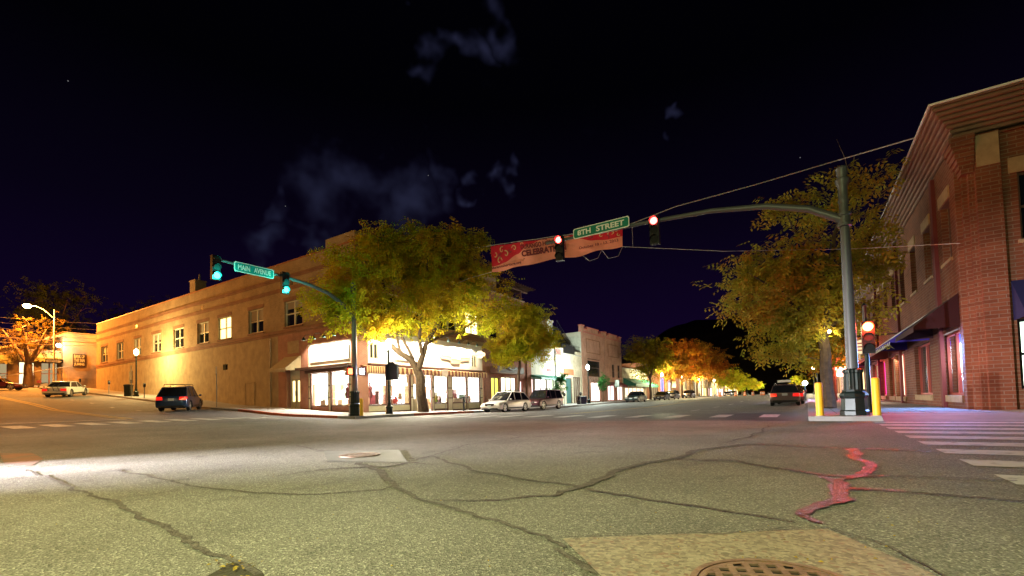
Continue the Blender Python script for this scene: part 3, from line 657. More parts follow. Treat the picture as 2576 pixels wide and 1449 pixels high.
# ---------------------------------------------------------------- buildings
def wall(mb, axis, fx, a0, a1, z0, z1, holes=(), depth=.3, inw=1):
    """wall face on plane axis=fx with rectangular holes (a0,a1,z0,z1) and their reveals; inw is the inward sign"""
    def P(a, z_, d=0): return (a, fx+inw*d, z_) if axis == 'y' else (fx+inw*d, a, z_)
    A = sorted(set([a0, a1]+[h[0] for h in holes]+[h[1] for h in holes])); Z = sorted(set([z0, z1]+[h[2] for h in holes]+[h[3] for h in holes]))
    A = [a for a in A if a0 <= a <= a1]; Z = [q for q in Z if z0 <= q <= z1]
    for i in range(len(A)-1):
        for j in range(len(Z)-1):
            ca, cz = (A[i]+A[i+1])/2, (Z[j]+Z[j+1])/2
            if any(h[0] < ca < h[1] and h[2] < cz < h[3] for h in holes): continue
            mb.quad(P(A[i], Z[j]), P(A[i+1], Z[j]), P(A[i+1], Z[j+1]), P(A[i], Z[j+1]))
    for h in holes:
        b0, b1, c0, c1 = h[0], h[1], max(h[2], z0), min(h[3], z1)
        mb.quad(P(b0, c0), P(b0, c1), P(b0, c1, depth), P(b0, c0, depth)); mb.quad(P(b1, c0), P(b1, c1), P(b1, c1, depth), P(b1, c0, depth))
        mb.quad(P(b0, c1), P(b1, c1), P(b1, c1, depth), P(b0, c1, depth)); mb.quad(P(b0, c0), P(b1, c0), P(b1, c0, depth), P(b0, c0, depth))
def ab(mb, axis, fx, inw, a0, a1, z0, z1, d0, d1):
    """box on a facade: d is distance outward from the plane"""
    q0, q1 = fx-inw*d0, fx-inw*d1
    if axis == 'y': mb.box(a0, q0, z0, a1, q1, z1)
    else: mb.box(q0, a0, z0, q1, a1, z1)
def window(root, axis, fx, inw, a0, a1, z0, z1, frame=None, pane=None, mull=1, trans=1, dep=.22, fw=.09, name='window', sill=None):
    frame = frame or WFR; pane = pane or BLACKG
    f = MB(); e = .003
    for (b0, b1, c0, c1) in ((a0+e, a0+fw, z0+e, z1-e), (a1-fw, a1-e, z0+e, z1-e), (a0+fw, a1-fw, z0+e, z0+fw), (a0+fw, a1-fw, z1-fw, z1-e)):
        ab(f, axis, fx, inw, b0, b1, c0, c1, -dep, -dep+.09)
    for i in range(mull):
        c = a0+(a1-a0)*(i+1)/(mull+1); ab(f, axis, fx, inw, c-fw*.8, c+fw*.8, z0+fw, z1-fw, -dep, -dep+.085)
    for i in range(trans):
        c = z0+(z1-z0)*(i+1)/(trans+1); ab(f, axis, fx, inw, a0+fw, a1-fw, c-fw*.5, c+fw*.5, -dep, -dep+.07)
    o = f.build(name, frame, root)
    p = MB(); ab(p, axis, fx, inw, a0+.02, a1-.02, z0+.02, z1-.02, -dep-.03, -dep+.01); p.build('pane', pane, o)
    if sill:
        s = MB(); ab(s, axis, fx, inw, a0-.08, a1+.08, z0-.12, z0-.004, -.02, .07); s.build('sill', sill, o)
    return o
def awning(root, axis, fx, inw, a0, a1, ztop, zbot, proj, mats, n=1, val=.22, scal=0, name='awning', th=.03):
    mb = MB(); 
    def P(a, d, z_): return (a, fx-inw*d, z_) if axis == 'y' else (fx-inw*d, a, z_)
    for i in range(n):
        b0, b1 = a0+(a1-a0)*i/n, a0+(a1-a0)*(i+1)/n; mb.mi = i % len(mats) if n > 1 else 0
        mb.quad(P(b0, .02, ztop), P(b1, .02, ztop), P(b1, proj, zbot), P(b0, proj, zbot))
        mb.quad(P(b0, .02, ztop-th), P(b1, .02, ztop-th), P(b1, proj-.02, zbot-th), P(b0, proj-.02, zbot-th))
        k = scal if scal else 1
        for j in range(k):
            c0, c1 = b0+(b1-b0)*j/k, b0+(b1-b0)*(j+1)/k; cm = (c0+c1)/2; v2 = val*(.55 if scal else 1)
            mb.poly([P(c0, proj, zbot), P(c1, proj, zbot), P(c1, proj+.01, zbot-v2), P((c1+cm)/2, proj+.01, zbot-val*.93), P(cm, proj+.01, zbot-val), P((c0+cm)/2, proj+.01, zbot-val*.93), P(c0, proj+.01, zbot-v2)])
    mb.mi = 0
    for a in (a0, a1): mb.poly([P(a, .02, ztop), P(a, proj, zbot), P(a, proj, zbot-val*.6), P(a, .02, zbot-val*.6)])
    return mb.build(name, mats, root, fix=False)
BH = {}
LITY = emis('lit_yellow_window', (1, .80, .30), 1.3)
LITW = emis('lit_shop_wall', (1, .94, .84), 3.0)
LITG = emis('lit_green_white', (.78, 1, .72), 2.2)
LITP = emis('lit_pink_shop', (1, .62, .58), 1.3)
LITB = emis('lit_blue_white', (.50, .72, 1), 3.0)
LITD = emis('lit_dim_interior', (.55, .42, .22), .35)
LITM = emis('lit_magenta', (1, .05, .42), .9)
# -- corner building
CB = thing('corner_building', 'long two storey tan brick building on the far left corner with brightly lit shop windows', 'building', (-25.7, 20.4, 0))
X0, X1, YF, YM, HR = -76.7, -25.7, 20.4, 35.1, 12.15
wv = [(254.2, 271), (293.3, 310.4), (337, 354.9), (382, 405), (436.3, 462), (496, 525), (548.6, 581.5), (625, 663), (716, 761), (815, 864)]
WX = [(at(a, 850, y=YF).x, at(b, 850, y=YF).x) for a, b in wv]
WZ0, WZ1 = 7.1, 9.1
holes = [(a, b, WZ0, WZ1) for a, b in WX]
m = MB(); wall(m, 'y', YF, X0, X1, 6.62, HR, holes, .3, 1)
MY = [(22.2, 24.4), (25.6, 27.8), (29.0, 31.2), (32.4, 34.4)]
wall(m, 'x', X1, YF, YM, 6.1, HR, [(a, b, WZ0, WZ1) for a, b in MY], .3, -1)
m.quad((X0, YF, -1), (X0, 50, -1), (X0, 50, HR), (X0, YF, HR)); m.quad((X1, YM, 0), (X0, YM, 0), (X0, YM, HR), (X1, YM, HR))
m.box(X1-.45, YF+.02, 6.1, X1-.02, YF+.45, 6.6)
m.build('upper_wall', TAN, CB, fix=False)
m = MB(); vh = [at(561, 917, y=YF), at(573, 930, y=YF)]; vh2 = [at(325, 934.5, y=YF), at(334, 964, y=YF)]
wall(m, 'y', YF, X0, -35.1, -1, 6.62, [(vh[0].x, vh[1].x, vh[1].z, vh[0].z), (vh2[0].x, vh2[1].x, vh2[1].z, vh2[0].z)], .25, 1); m.build('plaster_wall', PLAS, CB, fix=False)
m = MB(); m.box(vh[0].x, YF+.24, vh[1].z, vh[1].x, YF+.27, vh[0].z); m.build('vent', DARK, CB)
window(CB, 'y', YF, 1, vh2[0].x, vh2[1].x, vh2[1].z, vh2[0].z, BROWN, mat('boarded', (.16, .11, .05), .8), 0, 0, .2)
# service hatch
a_, b_ = at(617, 964, y=YF), at(641, 1018, y=YF)
m = MB()
for q in ((a_.x, a_.x+.07, b_.z, a_.z), (b_.x-.07, b_.x, b_.z, a_.z), (a_.x, b_.x, a_.z-.05, a_.z)): ab(m, 'y', YF, 1, *q, -.02, .03)
ab(m, 'y', YF, 1, a_.x+.08, b_.x-.08, b_.z, a_.z-.06, -.02, .018); m.build('service_hatch', PLAS, CB)
for vx, vy in ((509.5, 774.5), (344, 821), (733.7, 712)):
    p = at(vx, vy, y=YF); m = MB(); ab(m, 'y', YF, 1, p.x-.2, p.x+.2, p.z-.17, p.z+.17, -.02, .012); m.build('vent', DARK, CB)
# ground floor east end, red brick with shop windows
sw8 = [(at(781.7, 980, y=YF).x, at(825.3, 980, y=YF).x), (at(832, 980, y=YF).x, at(878, 980, y=YF).x)]
DX0, DX1 = at(722, 980, y=YF).x, at(756, 980, y=YF).x
m = MB(); wall(m, 'y', YF-.04, -35.1, X1, -.5, 6.62, [(sw8[0][0]-.3, sw8[1][1]+.3, .3, 5.45), (DX0, DX1, .3, 3.95)], .35, 1)
wall(m, 'x', X1+.04, YF-.04, 21.35, -.5, 6.1, [], .3, -1); m2 = MB(); wall(m2, 'x', X1+.04, 34.75, YM, -.5, 6.1, [], .3, -1); m2.build('end_pier', RED, CB, fix=False)
m.quad((-35.1, YF-.04, -.5), (-35.1, YF, -.5), (-35.1, YF, 6.62), (-35.1, YF-.04, 6.62))
m.quad((X1, YF-.04, 6.1), (X1+.04, YF-.04, 6.1), (X1+.04, 21.35, 6.1), (X1, 21.35, 6.1))
m.build('shop_brickwork', RED, CB, fix=False)
SX0, SX1 = sw8[0][0]-.3, sw8[1][1]+.3
m = MB(); ab(m, 'y', YF, 1, SX0, SX1, 3.72, 5.45, -.25, -.05); m.build('sign_panel', WHITE, CB)
m = MB(); ra, rb = at(780.5, 905, y=YF).x, at(878, 880, y=YF).x
for q in ((ra, rb, 4.08, 4.13), (ra, rb, 5.02, 5.07), (ra, ra+.05, 4.13, 5.02), (rb-.05, rb, 4.13, 5.02)): ab(m, 'y', YF, 1, *q, .0, .05)
ab(m, 'y', YF, 1, ra+.05, rb-.05, 4.13, 5.02, -.04, .02); m.build('sign_board', [WHITEP], CB)
m = MB(); ab(m, 'y', YF, 1, SX0-.7, SX1+.5, 3.55, 3.71, -.05, .62); ab(m, 'y', YF, 1, SX0-.3, SX1+.2, 3.3, 3.54, -.2, .10); m.build('ledge_canopy', BROWN, CB)
def shopwin(a0, a1, z0, z1, axis, fx, inw, base=0.3, fm=BROWN, panel=CREAM):
    window(CB, axis, fx, inw, a0, a1, z0, z1, fm, GLASS, 0, 0, .12, .06, 'shop_window')
    p = MB(); ab(p, axis, fx, inw, a0, a1, base, z0-.06, -.2, -.08); p.build('stall_riser', panel, CB)
    p = MB(); ab(p, axis, fx, inw, a0, a1, z0-.06, z0-.003, -.2, -.02)
    n = max(1, int((a1-a0)/1.1))
    for i in range(n+1):
        c = a0+(a1-a0)*i/n; ab(p, axis, fx, inw, c-.025, c+.025, base+.08, z0-.06, -.2, -.05)
    ab(p, axis, fx, inw, a0, a1, base-.1, base+.08, -.2, -.04); p.build('riser_trim', fm, CB)
def post(a0, a1, z0, z1, axis, fx, inw):
    p = MB(); ab(p, axis, fx, inw, a0, a1, z0, z1, -.2, .0); o = p.build('shop_post', CREAM, CB)
    p = MB()
    for q in (1.15, 2.0): ab(p, axis, fx, inw, a0-.005, a1+.005, z0+q-.04, z0+q+.04, -.1, .02)
    ab(p, axis, fx, inw, a0-.04, a0+.0, z0, z1, -.19, .01); ab(p, axis, fx, inw, a1-.0, a1+.04, z0, z1, -.19, .01); p.build('trim', BROWN, o)
for a, b in sw8: shopwin(a, b, .86, 3.28, 'y', YF, 1, .4, BROWN, RED)
post(sw8[0][0]-.26, sw8[0][0]-.06, .3, 3.3, 'y', YF, 1); post(sw8[0][1]+.06, sw8[1][0]-.06, .3, 3.3, 'y', YF, 1); post(sw8[1][1]+.06, sw8[1][1]+.26, .3, 3.3, 'y', YF, 1)
# side door with canvas awning
m = MB(); ab(m, 'y', YF, 1, DX0, DX1, .3, 3.95, -.34, -.30); m.build('door_surround', CREAM, CB)
for i in range(2):
    a = DX0+.25+i*(DX1-DX0-.4)/2; b = a+(DX1-DX0-.6)/2
    m = MB()
    for q in ((a, a+.12, .72, 3.0), (b-.12, b, .72, 3.0), (a+.12, b-.12, .72, 1.25), (a+.12, b-.12, 2.86, 3.0)): ab(m, 'y', YF, 1, *q, -.30, -.24)
    d = m.build('door', mat('sage_door', (.40, .40, .26), .5), CB); m = MB(); ab(m, 'y', YF, 1, a+.12, b-.12, 1.25, 2.86, -.29, -.26); m.build('pane', LITY, d)
    m = MB(); hx = b-.05 if i == 0 else a+.05; m.path([(hx, YF+.20, 1.7), (hx, YF+.20, 2.1)], .02, 6); m.build('handle', DARK, d)
m = MB(); ab(m, 'y', YF, 1, DX0+.2, DX1-.1, 4.95, 5.9, -.02, .05); m.build('blank_panel', TAN, CB)
AWC = mat('sand_canvas', (.42, .34, .20), .85, noise_=.08)
awning(CB, 'y', YF, 1, DX0-.25, DX1+.15, 4.75, 3.75, 1.25, [AWC], 1, .3, 10)
for i, (a, b) in enumerate(WX): window(CB, 'y', YF, 1, a, b, WZ0, WZ1, None, LITY if i == 6 else BLACKG, sill=TANRED)
for i, fr in ((0, .35), (2, .55), (3, .3), (5, .45), (7, .4), (8, .25)):
    a, b = WX[i]; m = MB(); ab(m, 'y', YF, 1, a+.12, b-.12, WZ1-.1-(WZ1-WZ0)*fr, WZ1-.1, -.215, -.2); m.build('blind', mat('pale_blind', (.34, .30, .22), .8), CB)
m = MB(); m.path([(-36.2, YF-.06, .9), (-36.2, YF-.06, 6.4)], .05, 8); m.build('drainpipe', mat('painted_pipe', (.30, .22, .13), .6), CB)
for i, (a, b) in enumerate(MY): window(CB, 'x', X1, -1, a, b, WZ0, WZ1, None, emis('lit_flat', (1, .82, .42), 2.2) if i == 3 else BLACKG, sill=TANRED)
m = MB()
for (c0, c1, pr) in ((6.5, 6.66, .05), (6.66, 6.9, .09), (9.95, 10.12, .03), (10.12, 10.24, .06), (10.85, 11.0, .05), (11.0, 11.14, .10)):
    ab(m, 'y', YF, 1, X0, X1+pr, c0, c1, -.01, pr); ab(m, 'x', X1, -1, YF, YM, c0, c1, -.01, pr-.002)
for a, b in WX: ab(m, 'y', YF, 1, a-.1, b+.1, WZ1+.003, WZ1+.3, -.02, .02)
for a, b in MY: ab(m, 'x', X1, -1, a-.1, b+.1, WZ1+.003, WZ1+.3, -.02, .02)
m.build('brick_bands', TANRED, CB)
m = MB(); m.box(X0-.04, YF-.06, HR, X1+.06, YF+.4, HR+.1); m.box(X1-.4, YF+.4, HR, X1+.06, YM, HR+.1); m.build('coping', mat('rust_coping', (.30, .10, .04), .6), CB)
m = MB(); m.box(X1-3.2, YF-.03, HR+.1, X1+.03, YF+.5, HR+.75); m.box(X1-.5, YF+.5, HR+.1, X1+.028, YF+4, HR+.75); m.build('corner_parapet', TAN, CB)
m = MB(); m.box(X0+.1, YF+.4, HR-.5, X1-.4, YM-.1, HR-.45); m.build('roof', DARK, CB)
m = MB(); m.box(-50.4, YF-.02, HR+.1, -49.3, YF+.95, 13.35); m.box(-50.47, YF-.08, 13.35, -49.22, YF+1.02, 13.45); ch = m.build('chimney', TAN, CB)
m = MB(); m.path([(-49.6, YF+.5, 13.4), (-49.6, YF+.5, 14.1)], .09, 10); m.build('flue_pipe', GREY, ch, True)
# Main Avenue shopfront
mw = [(921.6, 974), (984, 1033), (1093, 1126.6), (1139, 1174.7), (1178, 1208)]
MWY = [(at(a, 990, x=X1).y, at(b, 990, x=X1).y) for a, b in mw]; DY0, DY1 = at(1040, 990, x=X1).y, at(1088, 990, x=X1).y
sm = [(21.55, 22.3, 4.1, 5.2), (33.2, 33.95, 4.05, 5.2)]
m = MB(); wall(m, 'x', X1, 21.35, 34.75, 3.62, 6.1, sm, .25, -1); m.build('stucco_fascia', WHITE, CB, fix=False)
for q in sm: window(CB, 'x', X1, -1, *q, CREAM, BLACKG, 1, 0, .15, .07)
m = MB(); wall(m, 'x', X1+.0, 21.35, 34.75, 3.12, 3.62, [], .2, -1); ab(m, 'x', X1, -1, 21.3, 34.78, 3.62, 3.75, .0, .35); m.build('shop_cornice', BROWN, CB, fix=False)
for a, b in MWY: shopwin(a, b, .84, 3.12, 'x', X1, -1, .3 if a < 30 else .2)
zz = lambda y: gz(-25, y)+.14
post(MWY[0][0]-.30, MWY[0][0]-.05, .2, 3.12, 'x', X1, -1); post(MWY[0][1]+.05, MWY[1][0]-.05, .2, 3.12, 'x', X1, -1); post(MWY[1][1]+.05, DY0, .2, 3.12, 'x', X1, -1)
post(DY1, MWY[2][0]-.05, .15, 3.12, 'x', X1, -1); post(MWY[2][1]+.05, MWY[3][0]-.05, .1, 3.12, 'x', X1, -1); post(MWY[3][1]+.03, MWY[4][0]-.03, .1, 3.12, 'x', X1, -1); post(MWY[4][1]+.05, 34.7, .1, 3.12, 'x', X1, -1)
# recessed doors
for i in range(2):
    a = DY0+.1+i*(DY1-DY0-.15)/2; b = a+(DY1-DY0-.25)/2; m = MB()
    for q in ((a, a+.1, .15, 2.5), (b-.1, b, .15, 2.5), (a+.1, b-.1, .15, 1.25), (a+.1, b-.1, 2.4, 2.5)): ab(m, 'x', X1, -1, *q, -.75, -.68)
    d = m.build('door', CREAM, CB); m = MB(); ab(m, 'x', X1, -1, a+.1, b-.1, 1.25, 2.4, -.73, -.70); m.build('pane', GLASS, d)
m = MB(); ab(m, 'x', X1, -1, DY0, DY1, 2.5, 3.12, -.75, -.68); m.build('transom', CREAM, CB)
STR = [mat('brown_stripe', (.20, .06, .035), .85), mat('tan_stripe', (.62, .42, .20), .85)]
awning(CB, 'x', X1, -1, MWY[0][0]-.5, MWY[1][0]-.9, 3.62, 3.50, .6, STR, 18, .46, 1)
awning(CB, 'x', X1, -1, MWY[1][0]-.8, MWY[2][1]+.3, 3.62, 3.50, .6, STR, 34, .46, 1)
awning(CB, 'x', X1, -1, MWY[3][0]-.3, 34.7, 3.62, 3.50, .6, STR, 22, .46, 1)
# interior: white lit room
m = MB(); m.quad((-32.2, 20.9, .3), (-32.2, 34.6, .3), (-32.2, 34.6, 3.4), (-32.2, 20.9, 3.4)); m.quad((-32.2, 34.6, .3), (-26, 34.6, .3), (-26, 34.6, 3.4), (-32.2, 34.6, 3.4)); m.build('lit_interior_walls', LITW, CB, fix=False)
m = MB(); m.quad((-32.2, 20.75, 3.42), (-32.2, 34.6, 3.42), (-25.95, 34.6, 3.42), (-25.95, 20.75, 3.42)); m.quad((-32.2, 20.75, .28), (-32.2, 34.6, .28), (-25.95, 34.6, .28), (-25.95, 20.75, .28)); m.build('interior_floor_and_ceiling', WHITE, CB, fix=False)
lamp('AREA', (-29, 22.6, 3.3), 2400, (1, .9, .75), parent=CB, to=(-29, 19.5, .3), sx=4, sy=1); lamp('AREA', (-27.6, 27.5, 3.3), 6000, (1, .9, .75), parent=CB, to=(-24, 27.5, .5), sx=1, sy=10)
# signs on the Main face
ya, yb = at(993, 900, x=X1).y, at(1066, 900, x=X1).y
m = MB()
for q in ((ya, yb, 4.15, 4.2), (ya, yb, 5.25, 5.3), (ya, ya+.05, 4.2, 5.25), (yb-.05, yb, 4.2, 5.25)): ab(m, 'x', X1, -1, *q, .02, .07)
ab(m, 'x', X1, -1, ya+.05, yb-.05, 4.2, 5.25, .003, .03); m.build('sign_board', WHITEP, CB)
yc = (at(1105, 900, x=X1).y+at(1181, 900, x=X1).y)/2; hw = (at(1181, 900, x=X1).y-at(1105, 900, x=X1).y)/2
m = MB(); out_ = [(-hw, 4.75), (-hw*.93, 4.55), (-hw*.45, 4.5), (-hw*.3, 4.42), (-hw*.3, 4.2), (hw*.3, 4.2), (hw*.3, 4.42), (hw*.45, 4.5), (hw*.93, 4.55), (hw, 4.75), (hw*.97, 5.5), (hw*.5, 5.65), (0, 5.85), (-hw*.5, 5.65), (-hw*.97, 5.5)]
m.prism([(yc+a, b) for a, b in out_], X1+.02, X1+.10, 'x'); sb = m.build('sign_board', mat('sign_tan', (.50, .33, .20), .7), CB)
m = MB(); m.prism([(yc+a*.93, 4.62+(b-4.2)*.72) for a, b in out_], X1+.105, X1+.14, 'x'); m.build('sign_face', WHITEP, sb)
# gooseneck lamps washing the fascia
def goose(axis, a, zt, out__):
    t = MB()
    if axis == 'x':
        P = [(X1, a, zt), (X1+.35, a, zt+.16), (X1+.7, a, zt+.08), (X1+.8, a, zt-.1)]; c = (X1+.82, a, zt-.2); tgt = (X1, a, 4.6)
    else:
        P = [(a, YF, zt), (a, YF-.35, zt+.16), (a, YF-.7, zt+.08), (a, YF-.8, zt-.1)]; c = (a, YF-.82, zt-.2); tgt = (a, YF, 4.4)
    t.path(P, .02, 6); t.lathe([(.03, .12), (.06, .08), (.10, 0), (.17, -.10)], c, 12, cap=False); t.build('gooseneck_lamp', DARKG, CB, True)
    lamp('SPOT', (c[0], c[1], c[2]-.02), out__, (1, .86, .62), .05, CB, tgt, 115, .7)
for v in (790, 815, 840, 865): goose('y', at(v, 900, y=YF).x, 5.95, 300)
for v in (955, 985, 1015, 1045, 1075, 1110, 1137, 1160, 1182): goose('x', at(v, 870, x=X1).y, 6.2, 300 if v < 1170 else 200)
# hanging oval shop sign
yh = at(1208, 880, x=-24.6).y; t = thing('hanging_sign', 'cream shaped sign reading ANTIQUE hanging out from the corner shop', 'sign', (-25.65, yh, 4.9))
m = MB(); out_ = [(-.62, 0), (-.55, -.16), (-.32, -.18), (-.28, -.3), (.28, -.3), (.32, -.18), (.55, -.16), (.62, 0), (.55, .14), (.35, .18), (.2, .32), (-.2, .32), (-.35, .18), (-.55, .14)]
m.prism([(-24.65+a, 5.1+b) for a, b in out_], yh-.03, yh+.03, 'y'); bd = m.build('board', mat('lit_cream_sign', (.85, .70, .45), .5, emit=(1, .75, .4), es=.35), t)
text('lettering', 'ANTIQUE', 1.0, .17, mat('pale_brown', (.45, .3, .12), .6), bd, Vector((-25.15, yh-.04, 5.0))-Vector((-25.65, yh, 4.9)), (1, 0, 0), (0, 0, 1), .003)
m = MB(); m.path([(-25.66, yh, 5.5), (-24.1, yh, 5.5)], .02, 6); m.path([(-25.0, yh, 5.5), (-25.0, yh, 5.35)], .01, 5); m.path([(-24.3, yh, 5.5), (-24.3, yh, 5.3)], .01, 5); m.build('bracket', DARK, t)
# goods in the windows
def goods(name, label, cat, x, y, z0, fn, m_, grp='goods in the corner shop windows'):
    b = MB(); fn(b, x, y, z0); o = b.build(name, m_, None, True); tag(o, label, cat, grp); return o
def stand(b, x, y, q): b.lathe([(.16, 0), (.16, .04), (.02, .06), (.02, .5), (.16, .52), (.22, .8), (.14, 1.0), (.2, 1.25), (.05, 1.36), (.05, 1.45), (.09, 1.55), (.001, 1.66)], (x, y, q), 12)
def urn(b, x, y, q): b.lathe([(.12, 0), (.16, .05), (.22, .3), (.13, .5), (.17, .6), (.001, .61)], (x, y, q), 12)
def column(b, x, y, q): b.lathe([(.2, 0), (.2, .06), (.13, .1), (.15, .9), (.19, .95), (.19, 1.0), (.001, 1.01)], (x, y, q), 12)
goods('dress_form', 'dark dress form in the second window from the brick corner pillar, main street side', 'dress form', -26.4, MWY[0][0]+.9, .84, stand, mat('wine_cloth', (.16, .05, .06), .9))
goods('pedestal', 'dark fluted pedestal beside the dress form in the shop window', 'pedestal', -26.35, MWY[0][0]+1.5, .84, column, mat('umber', (.12, .06, .05), .7))
goods('vase', 'brown vase low in the window left of the tree trunk', 'vase', -26.35, MWY[1][0]+.5, .84, urn, mat('terracotta', (.35, .15, .08), .7))
goods('vase', 'red vase beside the brown vase in the window left of the tree trunk', 'vase', -26.35, MWY[1][0]+1.0, .84, urn, mat('red_glaze', (.40, .05, .04), .3))
goods('vase', 'brown urn beside the yellow green painting in the shop window', 'vase', -26.35, MWY[2][1]-.35, .84, urn, mat('umber', (.12, .06, .05), .7))
goods('vase', 'small urn in the last shop window by the white wagon', 'vase', -26.35, MWY[4][0]+.9, .84, urn, mat('terracotta', (.35, .15, .08), .7))
goods('dress_form', 'reddish dress form in the side street shop window nearest the corner', 'dress form', sw8[1][0]+1.0, YF+.7, .84, stand, mat('wine_cloth', (.16, .05, .06), .9))
goods('pedestal', 'thin pedestal in the side street shop window beside the canopy door', 'pedestal', sw8[0][0]+1.3, YF+.7, .84, column, mat('umber', (.12, .06, .05), .7))
t = thing('painting', 'square yellow and green framed painting standing in the shop window', 'painting', (-26.3, MWY[2][0]+.6, .86), 'goods in the corner shop windows')
m = MB(); m.box(-26.34, MWY[2][0]+.15, .88, -26.30, MWY[2][0]+1.05, 1.75); m.build('frame', BROWN, t); m = MB(); m.box(-26.30, MWY[2][0]+.2, .93, -26.285, MWY[2][0]+1.0, 1.7); m.build('canvas', mat('yellow_green_daubs', (.75, .62, .05), .6, alt=(.15, .4, .06), nscale=3), t)
t = thing('shop_chair', 'pale wooden chair set low in the window left of the tree trunk', 'chair', (-26.4, MWY[1][0]+1.4, .84), 'goods in the corner shop windows')
m = MB(); cy = MWY[1][0]+1.5; m.box(-26.6, cy, 1.2, -26.25, cy+.4, 1.24); m.build('seat', STONE, t); m = MB(); m.box(-26.6, cy, 1.24, -26.57, cy+.4, 1.7); m.build('backrest', STONE, t)
for dx, dy in ((0, 0), (.32, 0), (0, .37), (.32, .37)): m = MB(); m.box(-26.6+dx, cy+dy, .84, -26.57+dx, cy+dy+.03, 1.2); m.build('leg', STONE, t)

rr = random.Random(77)
GM = [mat('goods_%d' % i, c_, .6) for i, c_ in enumerate(((.3, .12, .06), (.1, .06, .04), (.45, .30, .15), (.08, .15, .10), (.35, .08, .12), (.15, .17, .25)))]
def jar(b, x, y, q): b.lathe([(.06, 0), (.10, .08), (.11, .22), (.05, .30), (.06, .34), (.001, .35)], (x, y, q), 10)
def frame_(b, x, y, q): b.box(x-.02, y-.28, q, x+.02, y+.28, q+.75)
def lampst(b, x, y, q): b.lathe([(.1, 0), (.1, .03), (.02, .06), (.02, .45), (.18, .46), (.10, .75), (.001, .76)], (x, y, q), 12)
k = 0
for (a, b_) in MWY+[(s_[0], s_[1]) for s_ in sw8]:
    side8 = (a, b_) in [tuple(q) for q in sw8]
    for j in range(4):
        u = a+.3+(b_-a-.6)*(j+rr.random()*.6)/4; fn, nm, lb = ((jar, 'vase', 'small ornamental jar'), (frame_, 'picture', 'small framed picture'), (lampst, 'table_lamp', 'small table lamp'))[rr.randrange(3)]
        d_ = rr.uniform(.9, 1.7); zb = rr.choice((.84, .84, 1.25)) if not side8 else rr.choice((.9, 1.3))
        X_, Y_ = (u, YF+d_) if side8 else (X1-d_, u)
        pd = MB(); pd.box(X_-.3, Y_-.3, .3, X_+.3, Y_+.3, zb-.004)
        st = thing('display_stand', 'pale display stand with a %s on it in the lit corner shop' % lb, 'display stand', (X_, Y_, .3), 'stands inside the corner shop'); pd.build('plinth', mat('pale_plinth', (.5, .42, .3), .7), st)
        goods(nm, '%s standing on a plinth in the lit corner shop' % lb, nm.replace('_', ' '), X_, Y_, zb, fn, GM[rr.randrange(6)], lb+'s inside the corner shop')
for q in range(5):
    y_ = 22.2+q*2.6; m = MB(); m.box(-32.1, y_-.9, .3, -31.7, y_+.9, 2.6)
    t = thing('shelf_unit', 'tall shelf unit against the back wall of the lit corner shop', 'shelf unit', (-31.9, y_, .3), 'shelf units inside the corner shop'); m = MB()
    for zq in (.3, .85, 1.4, 1.95, 2.5): m.box(-32.1, y_-.9, zq, -31.7, y_+.9, zq+.04)
    m.build('shelves', mat('goods_2', (.45, .30, .15)), t); m = MB(); m.box(-32.1, y_-.94, .3, -31.7, y_-.9, 2.54); m.build('side_panel', MATS['goods_2'], t); m = MB(); m.box(-32.1, y_+.9, .3, -31.7, y_+.94, 2.54); m.build('side_panel', MATS['goods_2'], t)

# -- generic row buildings
def block(label, side, y0, y1, h, wm, wins=(), shops=(), depth=14, name='brick_building', cope=STONE, frame=BROWN, side_m=None, sz0=0, fx=None, winpane=None, recess=.2):
    X = fx if fx is not None else (-25.7 if side < 0 else 4.6); inw = side
    g = min(gz(X, y0), gz(X, y1))
    t = thing(name, label, 'building', (X, y0, g)); m = MB()
    hs = [q[:4] for q in wins]+[q[:4] for q in shops]
    wall(m, 'x', X, y0, y1, g-.2, h, hs, recess+.1, inw); m.build('facade', wm, t, fix=False)
    m = MB(); xb = X+inw*depth
    m.quad((X, y0, g-.2), (xb, y0, g-.2), (xb, y0, h), (X, y0, h)); m.quad((X, y1, g-.2), (xb, y1, g-.2), (xb, y1, h), (X, y1, h)); m.quad((X, y0, h-.4), (xb, y0, h-.4), (xb, y1, h-.4), (X, y1, h-.4)); m.quad((xb, y0, g-.2), (xb, y1, g-.2), (xb, y1, h), (xb, y0, h))
    m.build('side_walls', side_m or wm, t, fix=False)
    m = MB(); ab(m, 'x', X, inw, y0-.02, y1+.02, h, h+.14, -.35, .08); m.build('coping', cope, t)
    for q in wins: window(t, 'x', X, inw, *q[:4], frame, q[4] if len(q) > 4 else BLACKG, 0, 1, recess, .06, sill=cope)
    for q in shops:
        window(t, 'x', X, inw, *q[:4], frame, q[4] if len(q) > 4 else LITW, q[5] if len(q) > 5 else 1, 0, recess, .07, 'shop_window')
    return t
